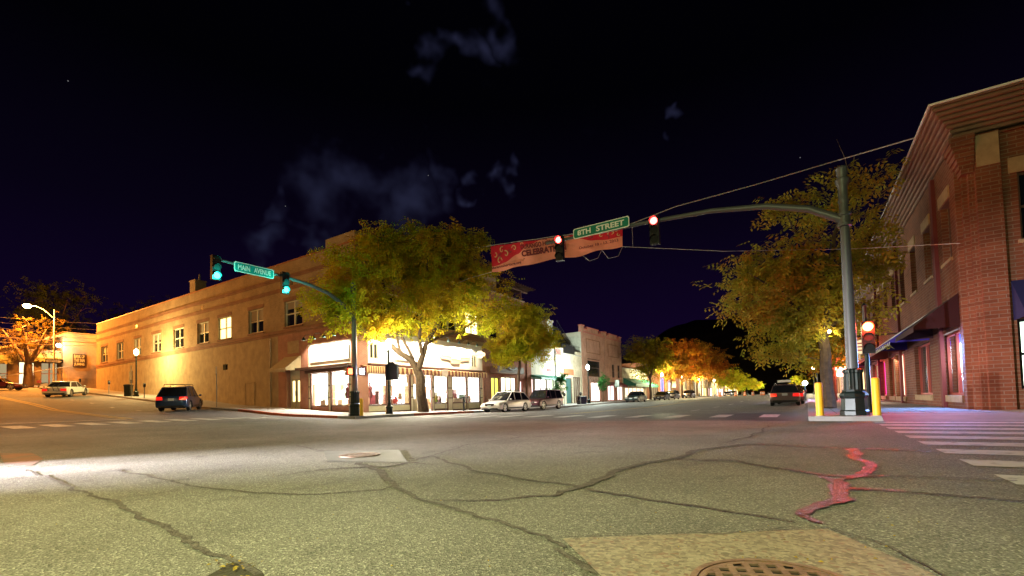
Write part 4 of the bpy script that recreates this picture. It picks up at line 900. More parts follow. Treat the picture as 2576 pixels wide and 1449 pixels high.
# second building: dark red brick with black canopy
y = lambda v: at(v, 1000, x=-25.7).y
t = block('dark red brick building with black canopy between the corner shop and the teal canopy shop', -1, YM+.05, y(1325), 11.6, RED,
      [(36.2+i*2.4, 37.5+i*2.4, 7.0, 9.2) for i in range(3)],
      [(y(1237), y(1258), .6, 3.2, emis('lit_yellow_green', (.95, .9, .12), .9), 1), (y(1262), y(1300), .3, 3.3, emis('lit_lemon', (1, .93, .66), 1.7), 2), (y(1306), y(1316), .3, 3.0, LITP, 0)])
m = MB(); ab(m, 'x', -25.7, -1, y(1234), y(1302), 3.62, 4.25, .02, .9); m.build('canopy', BROWN, t)
m = MB(); ab(m, 'x', -25.7, -1, YM+.1, y(1325), 5.95, 6.2, .0, .1); m.build('string_course', STONE, t)
m = MB(); m.path([(-24.7, y(1262), 4.1), (-24.7, y(1272), 3.95), (-24.7, y(1280), 4.12)], .05, 6); m.build('canopy_emblem', GREY, t)
Y2 = (YM+.05, y(1325))
t2 = thing('roof_pergola', 'dark timber roof pergola above the red brick building', 'pergola', (-27, 37, 11.2)); m = MB()
for yy in (38.5, 41.5, 44.2):
    for xx in (-27, -31): m = MB(); m.box(xx-.08, yy-.08, 11.2, xx+.08, yy+.08, 13.3); m.build('post', BROWN, t2)
m = MB()
for i in range(16): m.box(-31.5, 37.6+i*.5, 13.42, -25.6, 37.7+i*.5, 13.55)
m.box(-27.1, 37.3, 13.3, -26.9, 45.6, 13.42); m.box(-31.1, 37.3, 13.3, -30.9, 45.6, 13.42); m.build('slats', BROWN, t2)
t2 = thing('roof_house', 'tan brick rooftop block seen above the tree right of the banner', 'roof block', (-27.5, 35.4, 11.3)); m = MB(); m.box(-34, 35.3, 11.3, -26.2, 38.2, 13.5); m.build('wall', TAN, t2); m = MB(); m.box(-34.1, 35.2, 13.5, -26.1, 38.3, 13.62); m.build('coping', STONE, t2); m = MB(); m.path([(-27, 36, 13.6), (-27, 36, 15.1)], .06, 8); m.build('vent_pipe', GREY, t2)
# third: teal canopy, white upper wall with lettering
TEAL = mat('teal_canopy', (.06, .26, .22), .5)
y3a, y3b = y(1325)+.05, y(1399)
t = block('white fronted shop with a teal canopy and a sign lettered HALF PRICE TEES', -1, y3a, y3b, 7.7, mat('greyed_white_wall', (.50, .46, .38), .85, noise_=.15, nscale=1.5),
      [], [(y(1328)+.1, y(1345), .4, 3.3, LITP, 1), (y(1348), y(1377), .4, 3.3, emis('lit_cool', (1, .94, .84), 1.9), 1), (y(1379), y(1394), .4, 3.3, LITG, 1)])
m = MB(); m.box(-25.7, y3a, .1, -25.58, y3a+.9, 7.7); m.build('brick_pier', RED, t)
for i, (s_, w_) in enumerate((('HALF', 1.2), ('PRICE', 1.5), ('TEES', 1.2))):
    text('lettering', s_, w_, .30, mat('dark_lettering', (.08, .04, .08), .6), t, Vector((-25.68, y(1383)-w_/2, 6.05-i*.5))-origin_of(t), (0, 1, 0), (0, 0, 1), .004)
m = MB(); m.lathe([(.001, 0), (.6, 0), (.6, .05), (.001, .05)], (0, 0, 0), 20); m.v = [(-25.66+q[2], y(1383)+q[0], 4.4+q[1]*.3) for q in m.v]; m.build('oval_emblem', mat('dull_red', (.30, .05, .06), .6), t)
m = MB(); m.rings([[(-25.68, y3a+.9, 3.75), (-24.3, y3a+.9, 3.35), (-24.3, y3a+.9, 3.15), (-25.68, y3a+.9, 3.5)], [(-25.68, y3b-.1, 3.75), (-24.3, y3b-.1, 3.35), (-24.3, y3b-.1, 3.15), (-25.68, y3b-.1, 3.5)]]); m.build('canopy', TEAL, t)
m = MB(); m.path([(-25.6, y3b-.12, .2), (-25.6, y3b-.12, 7.7)], .07, 8); m.build('drainpipe', DARK, t)
t2 = thing('chimney', 'tall pale chimney stack rising behind the teal canopy shop', 'chimney', (-28, 51.5, 7)); m = MB(); m.box(-29.3, 51.2, 6.9, -27.4, 52.6, 10.9); m.build('stack', mat('greyed_white_wall', (.5, .46, .38)), t2); m = MB(); m.box(-29.4, 51.1, 10.9, -27.3, 52.7, 11.1); m.build('cap', CONC, t2)
# roof terrace stairs
t2 = thing('roof_stairs', 'dark metal staircase and railing on the low roof beside the stepped brick front', 'stairs', (-27, 53, 7)); m = MB()
for i in range(14):
    q = 53+i*.36; m.box(-28, q, 10.3-i*.22, -27, q+.34, 10.34-i*.22)
m.path([(-27, 53, 10.3), (-27, 58, 7.2)], .05, 5); m.build('treads', DARK, t2); m = MB()
for i in range(15):
    q = 53+i*.36; m.path([(-27, q, 10.3-i*.22), (-27, q, 11.2-i*.22)], .02, 4)
m.path([(-27, 53, 11.2), (-27, 58, 8.1)], .03, 5); m.build('railing', DARK, t2)
# fourth: low cream brick
y4a, y4b = y3b+.03, y(1466)-.05
t = block('low cream brick building with a red sign board and closed grey shutters', -1, y4a, y4b, 6.6, CREAMB, [], [(y(1425), y(1441), .3, 3.6, mat('teal_door', (.03, .10, .10), .5), 0), (y(1443), y(1462), .3, 3.8, mat('shutter_tan', (.34, .30, .24), .8, noise_=.1, nscale=8), 3)], cope=CONC)
m = MB(); ab(m, 'x', -25.7, -1, y(1420), y(1443), 4.0, 4.75, .01, .12); m.build('sign_board', mat('orange_red_board', (.45, .11, .05), .6), t)
m = MB(); ab(m, 'x', -25.7, -1, y4a, y4a+2.2, 6.6, 7.35, -.3, .02); ab(m, 'x', -25.7, -1, y4b-1.6, y4b, 6.6, 7.2, -.3, .02); m.build('raised_parapet', CREAMB, t)
m = MB(); ab(m, 'x', -25.7, -1, y4a+.3, y4a+1.5, 6.35, 7.1, .02, .08); m.build('poster', mat('faded_red_poster', (.5, .12, .10), .6, noise_=.5, nscale=6), t)
m = MB()
for i in range(22): m.path([(-25.9, y4a+2.3+i*.26, 6.7), (-25.9, y4a+2.3+i*.26, 8.0)], .02, 4)
m.path([(-25.9, y4a+2.2, 8.0), (-25.9, y4b-1.6, 8.0)], .03, 5); m.box(-25.93, y4a+2.3, 6.75, -25.9, y4b-1.7, 7.9); m.build('terrace_railing', DARK, t)
# fifth: stepped twin brick front
y5a, y5m, y5b = y(1466), y(1524), y(1567)
def twin(label, ya, yb, wins, shop):
    t = block(label, -1, ya, yb, 10.1, PINKB, wins, shop, cope=mat('red_coping', (.42, .13, .10), .7), side_m=mat('pale_side_wall', (.42, .42, .34), .9, noise_=.12))
    m = MB(); c = (ya+yb)/2; w_ = yb-ya; cp = MATS['red_coping']; k = MB()
    for a, b, q in ((ya, ya+w_*.13, 10.95), (ya+w_*.13, ya+w_*.26, 10.5), (ya+w_*.26, ya+w_*.74, 10.85), (ya+w_*.74, ya+w_*.87, 10.4), (yb-w_*.13, yb, 10.8)):
        ab(m, 'x', -25.7, -1, a, b, 10.1, q, -.3, .01); ab(k, 'x', -25.7, -1, a-.03, b+.03, q, q+.16, -.36, .10)
    m.build('stepped_parapet', PINKB, t); k.build('parapet_coping', cp, t); m = MB(); a, b = ya+w_*.2, yb-w_*.2
    for q in ((a, b, 7.35, 7.45), (a, b, 9.25, 9.35), (a, a+.1, 7.45, 9.25), (b-.1, b, 7.45, 9.25)): ab(m, 'x', -25.7, -1, *q, .0, .05)
    m.build('brick_panel_trim', TANRED, t); m = MB(); ab(m, 'x', -25.7, -1, ya, ya+.5, 0, 10.9, .0, .09); ab(m, 'x', -25.7, -1, ya+.6, yb-.6, 6.25, 6.45, 0, .08); m.build('pilaster', PINKB, t); return t
t = twin('tall rose brick front with stepped parapet and one wide dark upper window', y5a, y5m-.02, [(y5a+2.0, y5m-1.9, 4.0, 6.6, BLACKG)], [(y5a+3, y5m-2.0, .5, 3.2, emis('lit_rosy', (1, .80, .70), 2.0), 1)])
m = MB(); ab(m, 'x', -25.7, -1, y5a+2.6, y5m-2.2, 3.3, 3.95, .01, .10); m.build('sign_board', mat('faded_board', (.30, .17, .14), .7, noise_=.5, nscale=3), t)
t = twin('rose brick front with stepped parapet and two narrow upper windows', y5m, y5b, [(y5m+3.1, y5m+4.2, 4.1, 6.2), (y5m+5.6, y5m+6.7, 4.1, 6.2)], [(y5m+1, y5m+4, .5, 2.9, LITP, 1), (y5m+5, y5m+8, .5, 2.9, LITP, 1)])
awning(t, 'x', -25.7, -1, y5m+.6, y5b-.4, 3.4, 2.9, 1.0, [mat('wine_awning', (.16, .03, .04), .8)], 1, .3)
# sixth: cream with green awning
y6a, y6b = y(1567)+.05, y(1628)
t = block('low cream shop with a deep green awning', -1, y6a, y6b, 5.8, CREAMB, [], [(y6a+1.2, y6b-1.5, .4, 2.6, emis('lit_cafe', (1, .72, .45), 1.1), 4)], cope=CONC)
GA = mat('green_awning', (.01, .10, .055), .7)
awning(t, 'x', -25.7, -1, y6a+.4, y6b+.2, 4.2, 3.1, 2.2, [GA], 1, .45)
# beyond: brick block with blue banners, pale bank, distant rows
t = block('dark red brick building with tall blue lit windows behind the far left trees', -1, y6b+.1, y6b+26, 7.6, RED, [], [(y6b+10, y6b+13, .6, 5.0, emis('lit_blue_banner', (.30, .32, 1), 1.6), 2), (y6b+16, y6b+19, .6, 4.6, emis('lit_bluegrey', (.6, .62, .8), 1.2), 2), (y6b+2, y6b+8, .6, 3.0, LITD, 3)])
yy = y6b+26.2
t = block('pale bank building with lit stone columns in the far row', -1, yy, yy+26, 8.2, mat('bank_stone', (.4, .32, .22), .8), [], [(yy+2+i*6, yy+4.6+i*6, .6, 5.4, emis('lit_amber', (1, .66, .30), 1.2), 1) for i in range(4)])
m = MB()
for i in range(5): m.lathe([(.4, 0), (.4, .3), (.3, .4), (.27, 5.2), (.4, 5.5), (.4, 5.7)], (-25.2, yy+.9+i*6, gz(-25, yy)), 12)
m.build('columns', STONE, t, True); yy += 26.2
rr = random.Random(3)
for i, lab in enumerate(('low tan shop row with small lit windows past the bank', 'dark far building with two lit windows behind small trees', 'farthest left building with warm shopfronts at the end of the avenue')):
    L_ = 22+i*6; t = block(lab, -1, yy, yy+L_, 6+i*.8, (TAN, RED, TAN)[i], [(yy+2+k*4, yy+3.4+k*4, 4.2, 5.4) for k in range(4)], [(yy+1+k*5, yy+4.5+k*5, .8, 3.2, (LITW, LITY, LITP, LITW)[(k+i) % 4], 1) for k in range(4)]); yy += L_+.2
# -- right hand corner building
RX, RY, RH = 4.6, 21.05, 10.25
RB = thing('corner_building', 'two storey dark red brick building at the right edge with a stepped cornice', 'building', (RX, RY, .14))
uw = [(22.35+i*3.12, 23.6+i*3.12, 5.6, 7.75) for i in range(12)]
gw = [(22.0, 24.75, .62, 3.0), (26.7, 30.2, .62, 3.0), (33.0, 36.2, .5, 3.0), (36.6, 38.8, .5, 3.0), (40.5, 43, .5, 3.0), (44, 47.5, .5, 3.0), (49, 53, .5, 3.0), (54.5, 58.5, .5, 3.0)]
m = MB(); wall(m, 'x', RX, 21.75, 60, -.1, 9.3, uw+gw, .4, 1)
plan = [(4.6, 21.75), (4.6, 21.60), (4.74, 21.60), (4.74, 21.44), (4.88, 21.44), (4.88, 21.25), (5.02, 21.25), (5.02, 21.05)]
for i in range(len(plan)-1):
    for (z0_, z1_) in ((-.1, 8.2), (8.2, 9.3)):
        p, q = plan[i], plan[i+1]; d0 = 0; d1 = 0
        m.quad((p[0], p[1], z0_), (q[0], q[1], z0_), (q[0], q[1], z1_), (p[0], p[1], z1_))
wall(m, 'y', RY, 5.02, 5.62, -.1, 9.3, [], .3, 1)
uw8 = [(6.0+i*3.2, 7.5+i*3.2, 5.6, 7.8) for i in range(8)]; gw8 = [(5.78, 9.2, .8, 3.05), (10.6, 14, .8, 3.05), (15.4, 18.8, .8, 3.05)]
wall(m, 'y', RY+.12, 5.62, 34, -.1, 9.3, uw8+gw8, .3, 1); m.quad((5.62, RY, -.1), (5.62, RY+.12, -.1), (5.62, RY+.12, 9.3), (5.62, RY, 9.3))
m.quad((RX, 60, -.1), (20, 60, -.1), (20, 60, 9.3), (RX, 60, 9.3)); m.quad((RX, 21.05, 9.2), (34, 21.05, 9.2), (34, 60, 9.2), (RX, 60, 9.2))
m.build('brick_walls', DKRED, RB, fix=False)
m = MB()   # corbelled corner block
for k in range(7):
    e = .03+.055*k; q = 8.1+k*.17; m.box(4.72-e, 21.16-e, q, 5.0, 21.75, q+.168)
m.build('corner_corbel', DKRED, RB); m = MB(); m.box(5.05, RY-.03, 8.2, 5.6, RY+.1, 9.25)
for i in range(3):
    for j in range(2): pass
m.build('corner_panel', STONE, RB)
for i in range(0, 12, 3):
    m = MB(); ab(m, 'x', RX, 1, 21.2+i*3.12+3.05, 21.2+i*3.12+3.4, .1, 9.2, .0, .12)
    m.build('pilaster', mat('red_lit_pilaster', (.13, .022, .02), .8), RB)  # red light falling on these strips is painted into their colour
# cornice ribs flaring outward
def cornice(rb_, ribs, base, z0_, dz, mt):
    m = MB()
    for k in range(ribs):
        e = base+.10*k; zc = z0_+dz*k; 
        # half round rib along both streets
        for part in range(4):
            a0_, a1_ = -math.pi/2+part*math.pi/4, -math.pi/2+(part+1)*math.pi/4; r = dz*.52
            p = (e+r*.8*math.cos(a0_), zc+r*math.sin(a0_)); q = (e+r*.8*math.cos(a1_), zc+r*math.sin(a1_))
            m.quad((RX-p[0], RY-p[0]+.1, p[1]), (RX-p[0], 60, p[1]), (RX-q[0], 60, q[1]), (RX-q[0], RY-q[0]+.1, q[1]))
            m.quad((RX-p[0], RY-p[0]+.1, p[1]), (34, RY-p[0]+.1, p[1]), (34, RY-q[0]+.1, q[1]), (RX-q[0], RY-q[0]+.1, q[1]))
        m.box(RX-e, RY-e+.1, zc-dz*.5, 34, RY+.5, zc-dz*.5+.01); m.box(RX-e, RY+.5, zc-dz*.5, RX+.5, 60, zc-dz*.5+.01)
    e = base+.10*ribs; zt = z0_+dz*(ribs-.5)
    m.box(RX-e, RY-e+.1, zt, 34, RY+1, zt+.05); m.box(RX-e, RY+1, zt, RX+1, 60, zt+.05)
    return m.build('cornice', mt, rb_, fix=False)
cornice(RB, 7, 0.0, 9.46, .135, mat('cornice_paint', (.19, .105, .065), .7, noise_=.15, nscale=2))
m = MB(); m.box(RX-.76, RY-.66, RH+.14, 34, RY-.61, RH+.2); m.box(RX-.76, RY-.61, RH+.14, RX-.71, 60, RH+.2); m.build('gutter_edge', WHITEP, RB)
for i, q in enumerate(uw):
    window(RB, 'x', RX, 1, *q, BROWN, BLACKG, 0, 1, .3, .06, sill=STONE); m = MB(); ab(m, 'x', RX, 1, q[0]-.12, q[1]+.12, q[3]+.004, q[3]+.45, -.02, .05); m.build('lintel', STONE, RB)
for q in uw8:
    window(RB, 'y', RY+.12, 1, *q, BROWN, BLACKG, 1, 1, .2, .07, sill=STONE); m = MB(); ab(m, 'y', RY+.12, 1, q[0]-.2, q[1]+.2, q[3]+.004, q[3]+.5, -.02, .05); m.build('lintel', STONE, RB)
REDF = mat('red_window_frame', (.40, .07, .045), .6)
panes = [GLASS, mat('dim_glass', (.05, .06, .06), .08, spec=.8), emis('lit_warm_strip', (1, .85, .60), 1.6), LITD, LITM, LITD, LITP, LITY]
for q, pn in zip(gw, panes):
    window(RB, 'x', RX, 1, *q, REDF, pn, 1, 0, .25, .09, 'shop_window'); m = MB(); ab(m, 'x', RX, 1, q[0]-.05, q[1]+.05, q[2]-.25, q[2]-.004, -.02, .06); m.build('stone_sill', STONE, RB)
m = MB(); m.box(5.05, 22.0, .62, 5.1, 24.7, 3.0); m.build('shop_backdrop', mat('grey_interior', (.20, .22, .22), .7), RB)
m = MB(); m.box(5.0, 22.9, 1.5, 5.04, 24.3, 2.6); m.build('lit_screen', emis('screen_glow', (.72, .86, 1), 9), RB); m = MB(); m.box(5.0, 22.6, 2.62, 5.04, 24.3, 2.92); m.build('blue_neon', emis('blue_neon', (.02, .05, 1), 5), RB)
m = MB(); m.box(5.0, 22.6, .75, 5.04, 24.0, 1.4); m.build('lit_display', emis('dim_screen', (.5, .55, .8), .7), RB)
lamp('AREA', (4.35, 22.9, 2.3), 150, (.16, .36, 1), parent=RB, to=(2.2, 20.5, .1), sx=.6, sy=.6)
for q in gw8:
    window(RB, 'y', RY+.12, 1, *q, DARK, emis('lit_mint', (.80, 1, .80), 1.6), 1, 1, .2, .09, 'shop_window')
NAVY = mat('navy_canvas', (.012, .014, .07), .8); MAR = mat('dark_wine_canvas', (.035, .008, .012), .85)
awning(RB, 'y', RY+.12, 1, 5.7, 9.4, 4.3, 3.15, 1.0, [NAVY], 1, .22)
awning(RB, 'x', RX, 1, 21.85, 25.9, 4.2, 3.15, 1.25, [MAR], 1, .20)
BLUEA = mat('blue_canvas', (.05, .03, .32), .8)
a = awning(RB, 'x', RX, 1, 26.6, 31.8, 4.15, 3.15, 1.35, [BLUEA], 1, .22, 9)
m = MB(); n = 9
for j in range(n):
    c0, c1 = 26.6+5.2*j/n, 26.6+5.2*(j+1)/n
    pts = [(RX-1.37, c0+(c1-c0)*k/6, 3.05-.16*math.sin(math.pi*k/6)) for k in range(7)]; m.path(pts, .02, 4)
m.path([(RX-1.36, 26.6, 3.16), (RX-1.36, 31.8, 3.16)], .015, 4); m.path([(RX-.02, 26.6, 4.16), (RX-1.36, 26.6, 3.16)], .02, 4); m.path([(RX-.02, 29.2, 4.165), (RX-1.36, 29.2, 3.165)], .02, 4); m.build('piping', WHITEP, a)
awning(RB, 'x', RX, 1, 32.4, 38.6, 4.1, 3.1, 1.3, [mat('wine_awning', (.16, .03, .04), .8)], 1, .2)
awning(RB, 'x', RX, 1, 39.5, 48, 4.0, 3.1, 1.2, [MAR], 14, .2, 1)
awning(RB, 'x', RX, 1, 48.6, 59, 4.0, 3.1, 1.2, [mat('magenta_canvas', (.35, .02, .16), .8)], 1, .2)
lamp('AREA', (RX-.15, 36, 2.9), 160, (1, .75, .5), parent=RB, to=(2, 36, 0), sx=1, sy=5)
lamp('AREA', (RX-.15, 46, 2.9), 160, (1, .25, .5), parent=RB, to=(2, 46, 0), sx=1, sy=5)
t = block('lit shopfront building farther up the right pavement', 1, 60.2, 84, 7.5, TAN, [(62+i*4, 63.4+i*4, 4.8, 6.4) for i in range(5)], [(61+i*6, 65.5+i*6, .6, 3.2, (LITW, emis('lit_hot_white', (1, .85, .7), 3.5), LITY, LITP)[i], 2) for i in range(4)])
t = block('far right building at the end of the avenue', 1, 84.3, 150, 8.5, RED, [(88+i*6, 89.6+i*6, 5, 6.8) for i in range(9)], [(86+i*7, 91+i*7, .6, 3.2, (LITW, LITY, LITP)[i % 3], 2) for i in range(8)])
# far left bank wall and house
BX = at(170, 900, x=-92).x
t = thing('bank_building', 'pale orange building with a BANK OF THE SAN JUANS sign at the far left', 'building', (-92, 19, 4.4))
pa, pb = at(163, 838, x=-92), at(243, 847, x=-92); m = MB()
ya, yb = at(158, 900, x=-92).y, at(262, 900, x=-92).y
m.box(-110, ya, 3, -92, yb+2, pa.z); m.build('wall', mat('bank_brick', (.42, .30, .19), .85, noise_=.08), t); m = MB(); m.box(-110.1, ya-.1, pa.z, -91.9, yb+2.1, pa.z+.2); m.build('coping', STONE, t)
m = MB(); m.box(-92, ya, 3, -91.85, yb+2, at(200, 952, x=-92).z); m.build('stone_plinth', STONE, t)
s0, s1 = at(184, 923, x=-91.8), at(215, 900, x=-91.8); m = MB(); m.box(-91.95, s0.y, s0.z, -91.8, s1.y, at(184, 890, x=-91.8).z); sb = m.build('sign_board', mat('sign_dark', (.07, .035, .015), .7), t)
H_ = at(184, 890, x=-91.8).z-s0.z; LB = mat('sign_gold', (.75, .55, .2), .7)
for i, s_ in enumerate(('JUANS', 'THE SAN', 'BANK OF')): text('lettering', s_, (s1.y-s0.y)*.86, H_*.26, LB, sb, Vector((-91.78, s0.y+(s1.y-s0.y)*.07, s0.z+H_*(.07+.31*i)))-origin_of(sb.parent), (0, 1, 0), (0, 0, 1), .01, .02)
# glazed entrance left of the bank
xh = -92
t = thing('shop_house', 'low shop with sloping roof, yellow lit awnings and bright windows at the far left', 'building', (xh, ya-9, 4.3)); m = MB(); y0_, y1_ = ya-8.5, ya-.1
wall(m, 'x', xh, y0_, y1_, 3, 10, [(y0_+1, y0_+3, 5, 7.9), (y0_+4, y0_+5.6, 5, 8.2), (y0_+6.2, y0_+8, 5, 8.2)], .3, -1); m.build('wall', mat('brown_boards', (.14, .10, .06), .8), t, fix=False)
for q, pn in (((y0_+1, y0_+3, 5, 7.9), LITD), ((y0_+4, y0_+5.6, 5, 8.2), emis('lit_pale_yellow', (1, .85, .5), .9)), ((y0_+6.2, y0_+8, 5, 8.2), LITD)): window(t, 'x', xh, -1, *q, BROWN, pn, 1, 1, .2, .1)
m = MB(); m.rings([[(xh+.8, y0_-.5, 8.7), (xh-8, y0_-.5, 9.0), (xh-8, y0_-.5, 9.3), (xh+.8, y0_-.5, 9.0)], [(xh+.8, y1_, 12.2), (xh-8, y1_, 12.4), (xh-8, y1_, 12.7), (xh+.8, y1_, 12.5)]]); m.build('roof', STONE, t)
awning(t, 'x', xh, -1, y0_+.6, y0_+3.4, 9.0, 8.3, .9, [mat('yellow_awning', (.22, .18, .05), .8)], 1, .6, 6); awning(t, 'x', xh, -1, y0_+3.8, y0_+8.2, 9.6, 8.8, .9, [MATS['yellow_awning']], 1, .6, 9)
lamp('POINT', (xh+1.2, y1_-.6, 10.6), 300, (1, .85, .5), .15, t); m = MB(); m.sphere((xh+1.1, y1_-.6, 10.7), .28, 10); m.build('wall_lamp', emis('wall_lamp_glow', (1, .9, .6), 30), t)
m = MB(); m.path([(xh+3, y0_, 4.3), (xh+3, y0_, 5.4), (xh+3, y1_, 7.5), (xh+3, y1_, 4.5)], .06, 6); m.path([(xh+3, (y0_+y1_)/2, 4.3), (xh+3, (y0_+y1_)/2, 6.4)], .05, 6); m.build('ramp_railing', mat('weathered_steel', (.4, .4, .4)), t)
t = thing('dark_house', 'dark low house with white porch posts behind the orange tree', 'house', (-98, 2, 5)); m = MB(); m.box(-112, -6, 4, -98, 13.5, 8.4); m.build('wall', mat('dark_earth', (.06, .05, .04)), t)
m = MB(); m.rings([[(-96, -7, 8.4), (-113, -7, 8.4), (-105, -7, 11)], [(-96, 9, 8.4), (-113, 9, 8.4), (-105, 9, 11)]]); m.build('roof', BROWN, t)
for i in range(6): m = MB(); m.box(-96.6, -5.5+i*2.6, 4.3, -96.4, -5.3+i*2.6, 8.3); m.build('porch_post', WHITEP, t)
t = thing('lit_poster_case', 'brightly lit white display case at the far left beside the tree trunk', 'display case', (-93, 6.5, 5)); p0, p1 = at(79, 948, x=-93), at(107, 915, x=-93)
p1 = at(107, 915, x=-93); m = MB(); m.box(-93.3, p0.y-.15, 4.2, -93.05, p1.y+.15, p1.z+.15); m.build('case', DARK, t); m = MB(); m.box(-93.05, p0.y, at(79, 962, x=-93).z, -93.0, p1.y, p1.z); m.build('lit_face', emis('poster_glow', (.95, 1, .8), 2.4), t)
# one way sign
px_ = at(148, 910, x=-84.3)
t = thing('one_way_sign', 'one way arrow sign fixed to the tall sodium lamp pole', 'sign', (-83.85, 18.0, px_.z)); m = MB(); sx = Vector((0, 1, 0)); W_ = 1.75
m.box(-83.86, 18-W_/2, px_.z-.24, -83.83, 18+W_/2, px_.z+.24); m.build('plate', DARK, t); m = MB(); yA = 18-W_*.43; yB = 18+W_*.43
m.prism([(yA, px_.z-.13), (yB-.35, px_.z-.13), (yB-.35, px_.z-.2), (yB, px_.z), (yB-.35, px_.z+.2), (yB-.35, px_.z+.13), (yA, px_.z+.13)], -83.83, -83.82, 'x'); ar = m.build('arrow', WHITEP, t)
text('lettering', 'ONE WAY', 1.0, .16, DARK, ar, Vector((-83.81, yA+.1, px_.z-.08))-origin_of(t), (0, 1, 0), (0, 0, 1), .003)
# wires over the west street
WIREM = mat('wire_steel', (.75, .6, .45), .5, .2)
for i, (va, vb, th, lab) in enumerate((((0, 795), (241, 817), .02, 'uppermost'), ((0, 808), (241, 833), .02, 'second'), ((0, 822), (241, 846), .02, 'third'), ((0, 843), (241, 866), .055, 'thick fifth, brightly lit,'), ((0, 833), (241, 856), .02, 'fourth'), ((0, 857), (241, 874), .03, 'lowest'))):
    p, q = at(*va, x=-82.8), at(*vb, x=-82.8); d = q-p; a_, b_ = p-d*1.2, q+d*.25; m = MB(); pts = []
    for k in range(13):
        s_ = k/12; v = a_.lerp(b_, s_); v.z -= .5*math.sin(math.pi*s_)-.35; pts.append(v)
    m.path(pts, th, 5); o = m.build('overhead_wire', WIREM); tag(o, lab+' overhead wire crossing the street at the far left', 'wire', 'overhead wires at the far left')
# ---------------------------------------------------------------- trees
LEAFG = leafmat('locust_leaves', [(.24, .32, .014), (.40, .40, .018), (.47, .36, .02), (.50, .26, .02)], .45)
LEAFO = leafmat('autumn_leaves', [(.22, .18, .02), (.38, .20, .02), (.44, .16, .02), (.42, .10, .02)], .3)
LEAFR = leafmat('right_tree_leaves', [(.30, .32, .04), (.38, .34, .04), (.42, .30, .04), (.42, .22, .03)], .5)
LEAFD = leafmat('dark_leaves', [(.04, .06, .02), (.05, .07, .02), (.07, .06, .02)], .5)
def tree(label, base, limbs, lobes, nclump, per, leaf, lm, seed, inside=None, group='autumn street trees', name='leafy_tree', twig=.02, spread=.55, cat='tree', droop=.5):
    rr = random.Random(seed); t = thing(name, label, cat, base, group); tr = MB(); nodes = []
    for pts, rad in limbs:
        P_ = [Vector(p) for p in pts]; q = []; r_ = []
        for i in range(len(P_)-1):
            for k in range(4):
                s_ = k/4; v = P_[i].lerp(P_[i+1], s_); v += Vector((noise.noise(v*.9+Vector((seed, 0, 0))), noise.noise(v*.9+Vector((0, seed, 0))), 0))*.10*(1 if i or k else 0)
                q.append(v); r_.append(rad[i]+(rad[i+1]-rad[i])*s_)
        q.append(P_[-1]); r_.append(rad[-1]); tr.path(q, r_, 9)
        nodes += [(v, r) for v, r in zip(q, r_)][4:]
    if len(nodes) == 0: nodes = [(Vector(limbs[0][0][-1]), .1)]
    tips = []; cl = []
    while len(cl) < nclump:
        lo = rr.choices(lobes, [l[3] if len(l) > 3 else 1 for l in lobes])[0]
        c, R_ = Vector(lo[0]), lo[1]; d = Vector((rr.gauss(0, 1), rr.gauss(0, 1), rr.gauss(0, 1))).normalized(); k = rr.random()**.45
        p = c+Vector((d.x*R_[0], d.y*R_[1], d.z*R_[2]))*k
        if noise.noise(p*.55+Vector((seed*3.1, 0, 0))) < -.22: continue
        if inside and not inside(p): continue
        cl.append(p)
    # twigs
    tw = MB(); base_nodes = list(nodes)
    cl.sort(key=lambda p: min((p-n[0]).length for n in base_nodes))
    for p in cl:
        n0 = min(nodes, key=lambda n: (p-n[0]).length+(.6 if n[0].z > p.z else 0)); a = n0[0]; L_ = (p-a).length
        if L_ < .15: continue
        m_ = a.lerp(p, .5)+Vector((rr.uniform(-.1, .1), rr.uniform(-.1, .1), .12))*L_; r0 = min(n0[1]*.6, twig*(.6+.5*L_))
        tr.path([a, m_, p], [r0, r0*.7, r0*.35], 4, cap=False)
        if L_ > .5: nodes += [(m_, r0*.8), (p, r0*.5)]
    tr.build('trunk', BARK, t, True)
    vs = []; fs = []; off = Vector(base)
    for p in cl:
        s_ = spread*rr.uniform(.6, 1.25)
        nb = max(1, per//6)
        for b in range(nb):
            # a frond: a short hanging stalk carrying paired leaflets
            o = p+Vector((rr.gauss(0, s_), rr.gauss(0, s_), rr.gauss(0, s_*.6)))
            if inside and not inside(o): continue
            dr = Vector((rr.gauss(0, 1), rr.gauss(0, 1), rr.gauss(-droop, .5))).normalized(); ln = leaf*rr.uniform(1.6, 2.8)
            sd = dr.cross(Vector((rr.gauss(0, .5), rr.gauss(0, .5), 1))).normalized()
            for k in range(6):
                q = o+dr*ln*(k/6); sg = 1 if k % 2 else -1; ld = (sd*sg+dr*.5+Vector((0, 0, -.35))).normalized()*leaf*rr.uniform(.75, 1.2); wd = dr.cross(ld).cross(ld).normalized()*leaf*.22
                q -= off; n = len(vs); m2 = q+ld*.5; e_ = q+ld
                vs += [tuple(q), tuple(m2+wd), tuple(e_), tuple(m2-wd)]; fs.append((n, n+1, n+2, n+3))
    me = bpy.data.meshes.new('crown'); me.from_pydata(vs, [], fs); me.materials.append(lm); me.update()
    o = bpy.data.objects.new('crown', me); COL.objects.link(o); o.parent = t
    return t
A = lambda vx, vy, d: at(vx, vy, d=d)
bz = gz(-23, 24)+.14
B0 = at(1066, 1037, x=-23); B0 = Vector((B0.x, B0.y, gz(B0.x, B0.y)+.12)); dd = 31.5
def left_ok(p): return not (p.x < -25.3 and p.y > 19.9)
